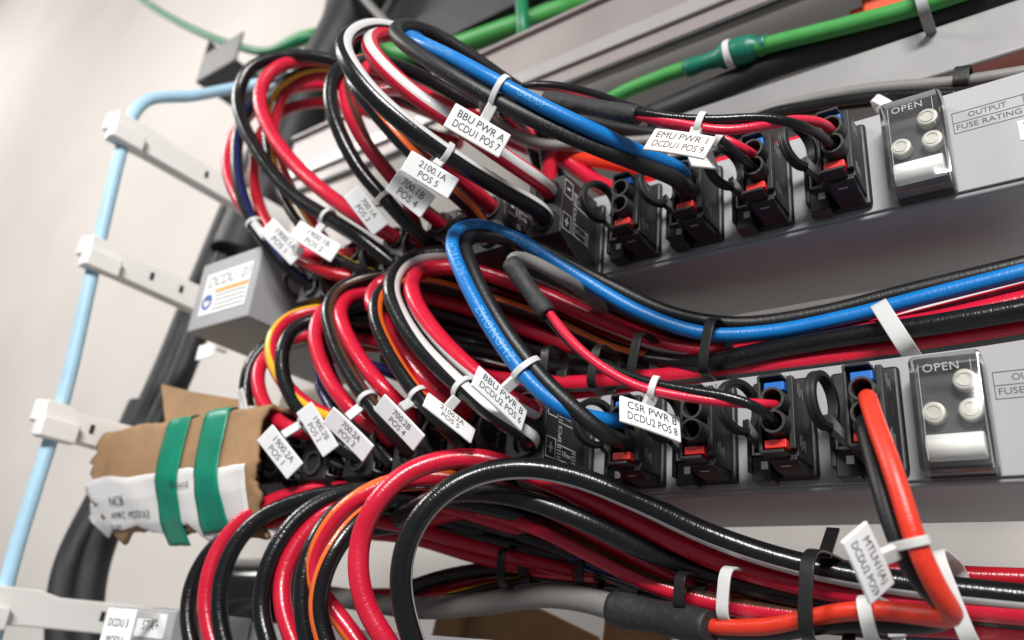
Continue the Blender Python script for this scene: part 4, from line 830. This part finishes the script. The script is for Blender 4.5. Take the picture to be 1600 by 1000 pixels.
tube_obj('cable_run', spline([W(900, 190, 45), W(960, 152, 45), W(1040, 118, 42), W(1110, 95, 40), W(1200, 70, 38), (W(1330, 38, 36)), W(1440, 8, 34), W(1540, -25, 34)]), 4.0, cable_mat('green', None, .45), gc)
A = spline([W(1072, 108, 41), W(1110, 95, 40), W(1150, 82, 39), W(1200, 68, 38)])
tube_obj('tape_splice', A, 4.9, cable_mat('teal', None, .4), gc, rfun=lambda t: 0.9+(0.45 if .45 < t < .85 else 0)+.08*math.sin(20*t))
ring_band('white_band', W(1141, 85, 39), np.array([0, 6.4, 1]), np.array([0, -1, 6.4]), np.array([1.6, 0, 0]), .8, tiew, gc)
tag_props(tube_obj('black_cable', spline([W(1010, 185, 45), W(1120, 140, 50), W(1220, 98, 48), W(1340, 62, 46), W(1470, 25, 44), W(1600, -20, 42)]), 6.5, cable_mat('black', None, .5))[0], 'black cable lying on top of the light grey panel', 'cable')
e = strap('grey loop tie round green and black cables at the top', (1440, -5), (1452, 42), 36, 12, mat('grey_tie', (.3, .3, .3), .4), width=2.5)
ob = MB().box(-22, 60, 55, 70, 213, 226).build('orange_bar', orangered_m, None, bevel=2); tag_props(ob, 'orange red bar glimpsed behind the grey cable above unit', 'bar')
ob = empty('orange_plug', W(1385, 5, 60), 'orange red plug peeking out behind the green cable', 'plug')
MB().box(-10, 16, -5, 10, -9, 9).build('plug_body', orangered_m, ob, bevel=2); MB().tube((-10, 2, 0), (-16, 2, 0), 4).build('plug_neck', orangered_m, ob, bevel=.8)
e = empty('dark_equipment', (-560, 95, 385), 'dark equipment shelf above the brown rail', 'equipment')
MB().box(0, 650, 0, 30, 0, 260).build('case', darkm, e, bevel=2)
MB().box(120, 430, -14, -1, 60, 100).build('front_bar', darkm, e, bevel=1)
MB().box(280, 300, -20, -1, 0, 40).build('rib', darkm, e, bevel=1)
# behind the gap under the taped unit
e = empty('foam_pad', W(470, 635, 60), 'cream foam pad wedged behind the loops of the taped unit', 'pad')
MB().box(-28, 28, 0, 26, -16, 14).build('pad_block', cream_m, e, bevel=6, seg=4)
e = empty('cardboard_piece', W(815, 1000, 110), 'brown cardboard piece behind the thick grey cable', 'cardboard')
MB().prism([(-60, -12), (40, -22), (46, 4), (10, 16), (-55, 20)], 'y', 0, 3).build('board', card_m, e); MB().prism([(-58, -12), (-40, -14), (-38, 14), (-53, 18)], 'y', -8, -.5).build('folded_edge', card_m, e)
e = empty('cardboard_piece', W(1000, 985, 120), 'small torn cardboard scrap behind the black heat shrink', 'cardboard')
MB().prism([(-22, -20), (18, -20), (16, 6), (2, 10), (-6, 4), (-20, 9)], 'y', 0, 3).build('board', card_m, e)
e = empty('black_canister', W(400, 930, 70), 'glossy black cylinder seen through the lower left loops', 'canister')
cyl = mat('gloss_black', (.012, .012, .013), .15)
MB().tube((-40, 0, 0), (40, 0, 0), 22, 0, 40).build('barrel', cyl, e, bevel=2); MB().tube((40, 0, 0), (46, 0, 0), 18, 0, 40).build('end_cap', cyl, e, bevel=1)
e = empty('cable_tag', W(322, 548, 0), 'small white tag hanging under the DCDU 01 end', 'cable tag', 'white cable tags')
MB().box(-10, 10, 0, 1, -5, 5).build('plate', tagw, e, bevel=.3); MB().box(-1.5, 1.5, 0.2, 14, 3, 5.5).build('tie_head', tiew, e, bevel=.3)
e = empty('cable_tag', W(182, 985, -60), 'small white tag at the end of the lowest unit', 'cable tag', 'white cable tags')
pl = MB().box(-12, 12, 0, 1, -9, 9).build('plate', tagw, e, bevel=.3); text('printed_text', 'DCDU 3', 4.5, (0, 0, 3), (1, 0, 0), (0, 0, 1), ink, pl); text('printed_text', 'MODU', 4.5, (0, 0, -4), (1, 0, 0), (0, 0, 1), ink, pl)
MB().box(-1.5, 1.5, 0.2, 20, 6, 9).build('tie_head', tiew, e, bevel=.3)
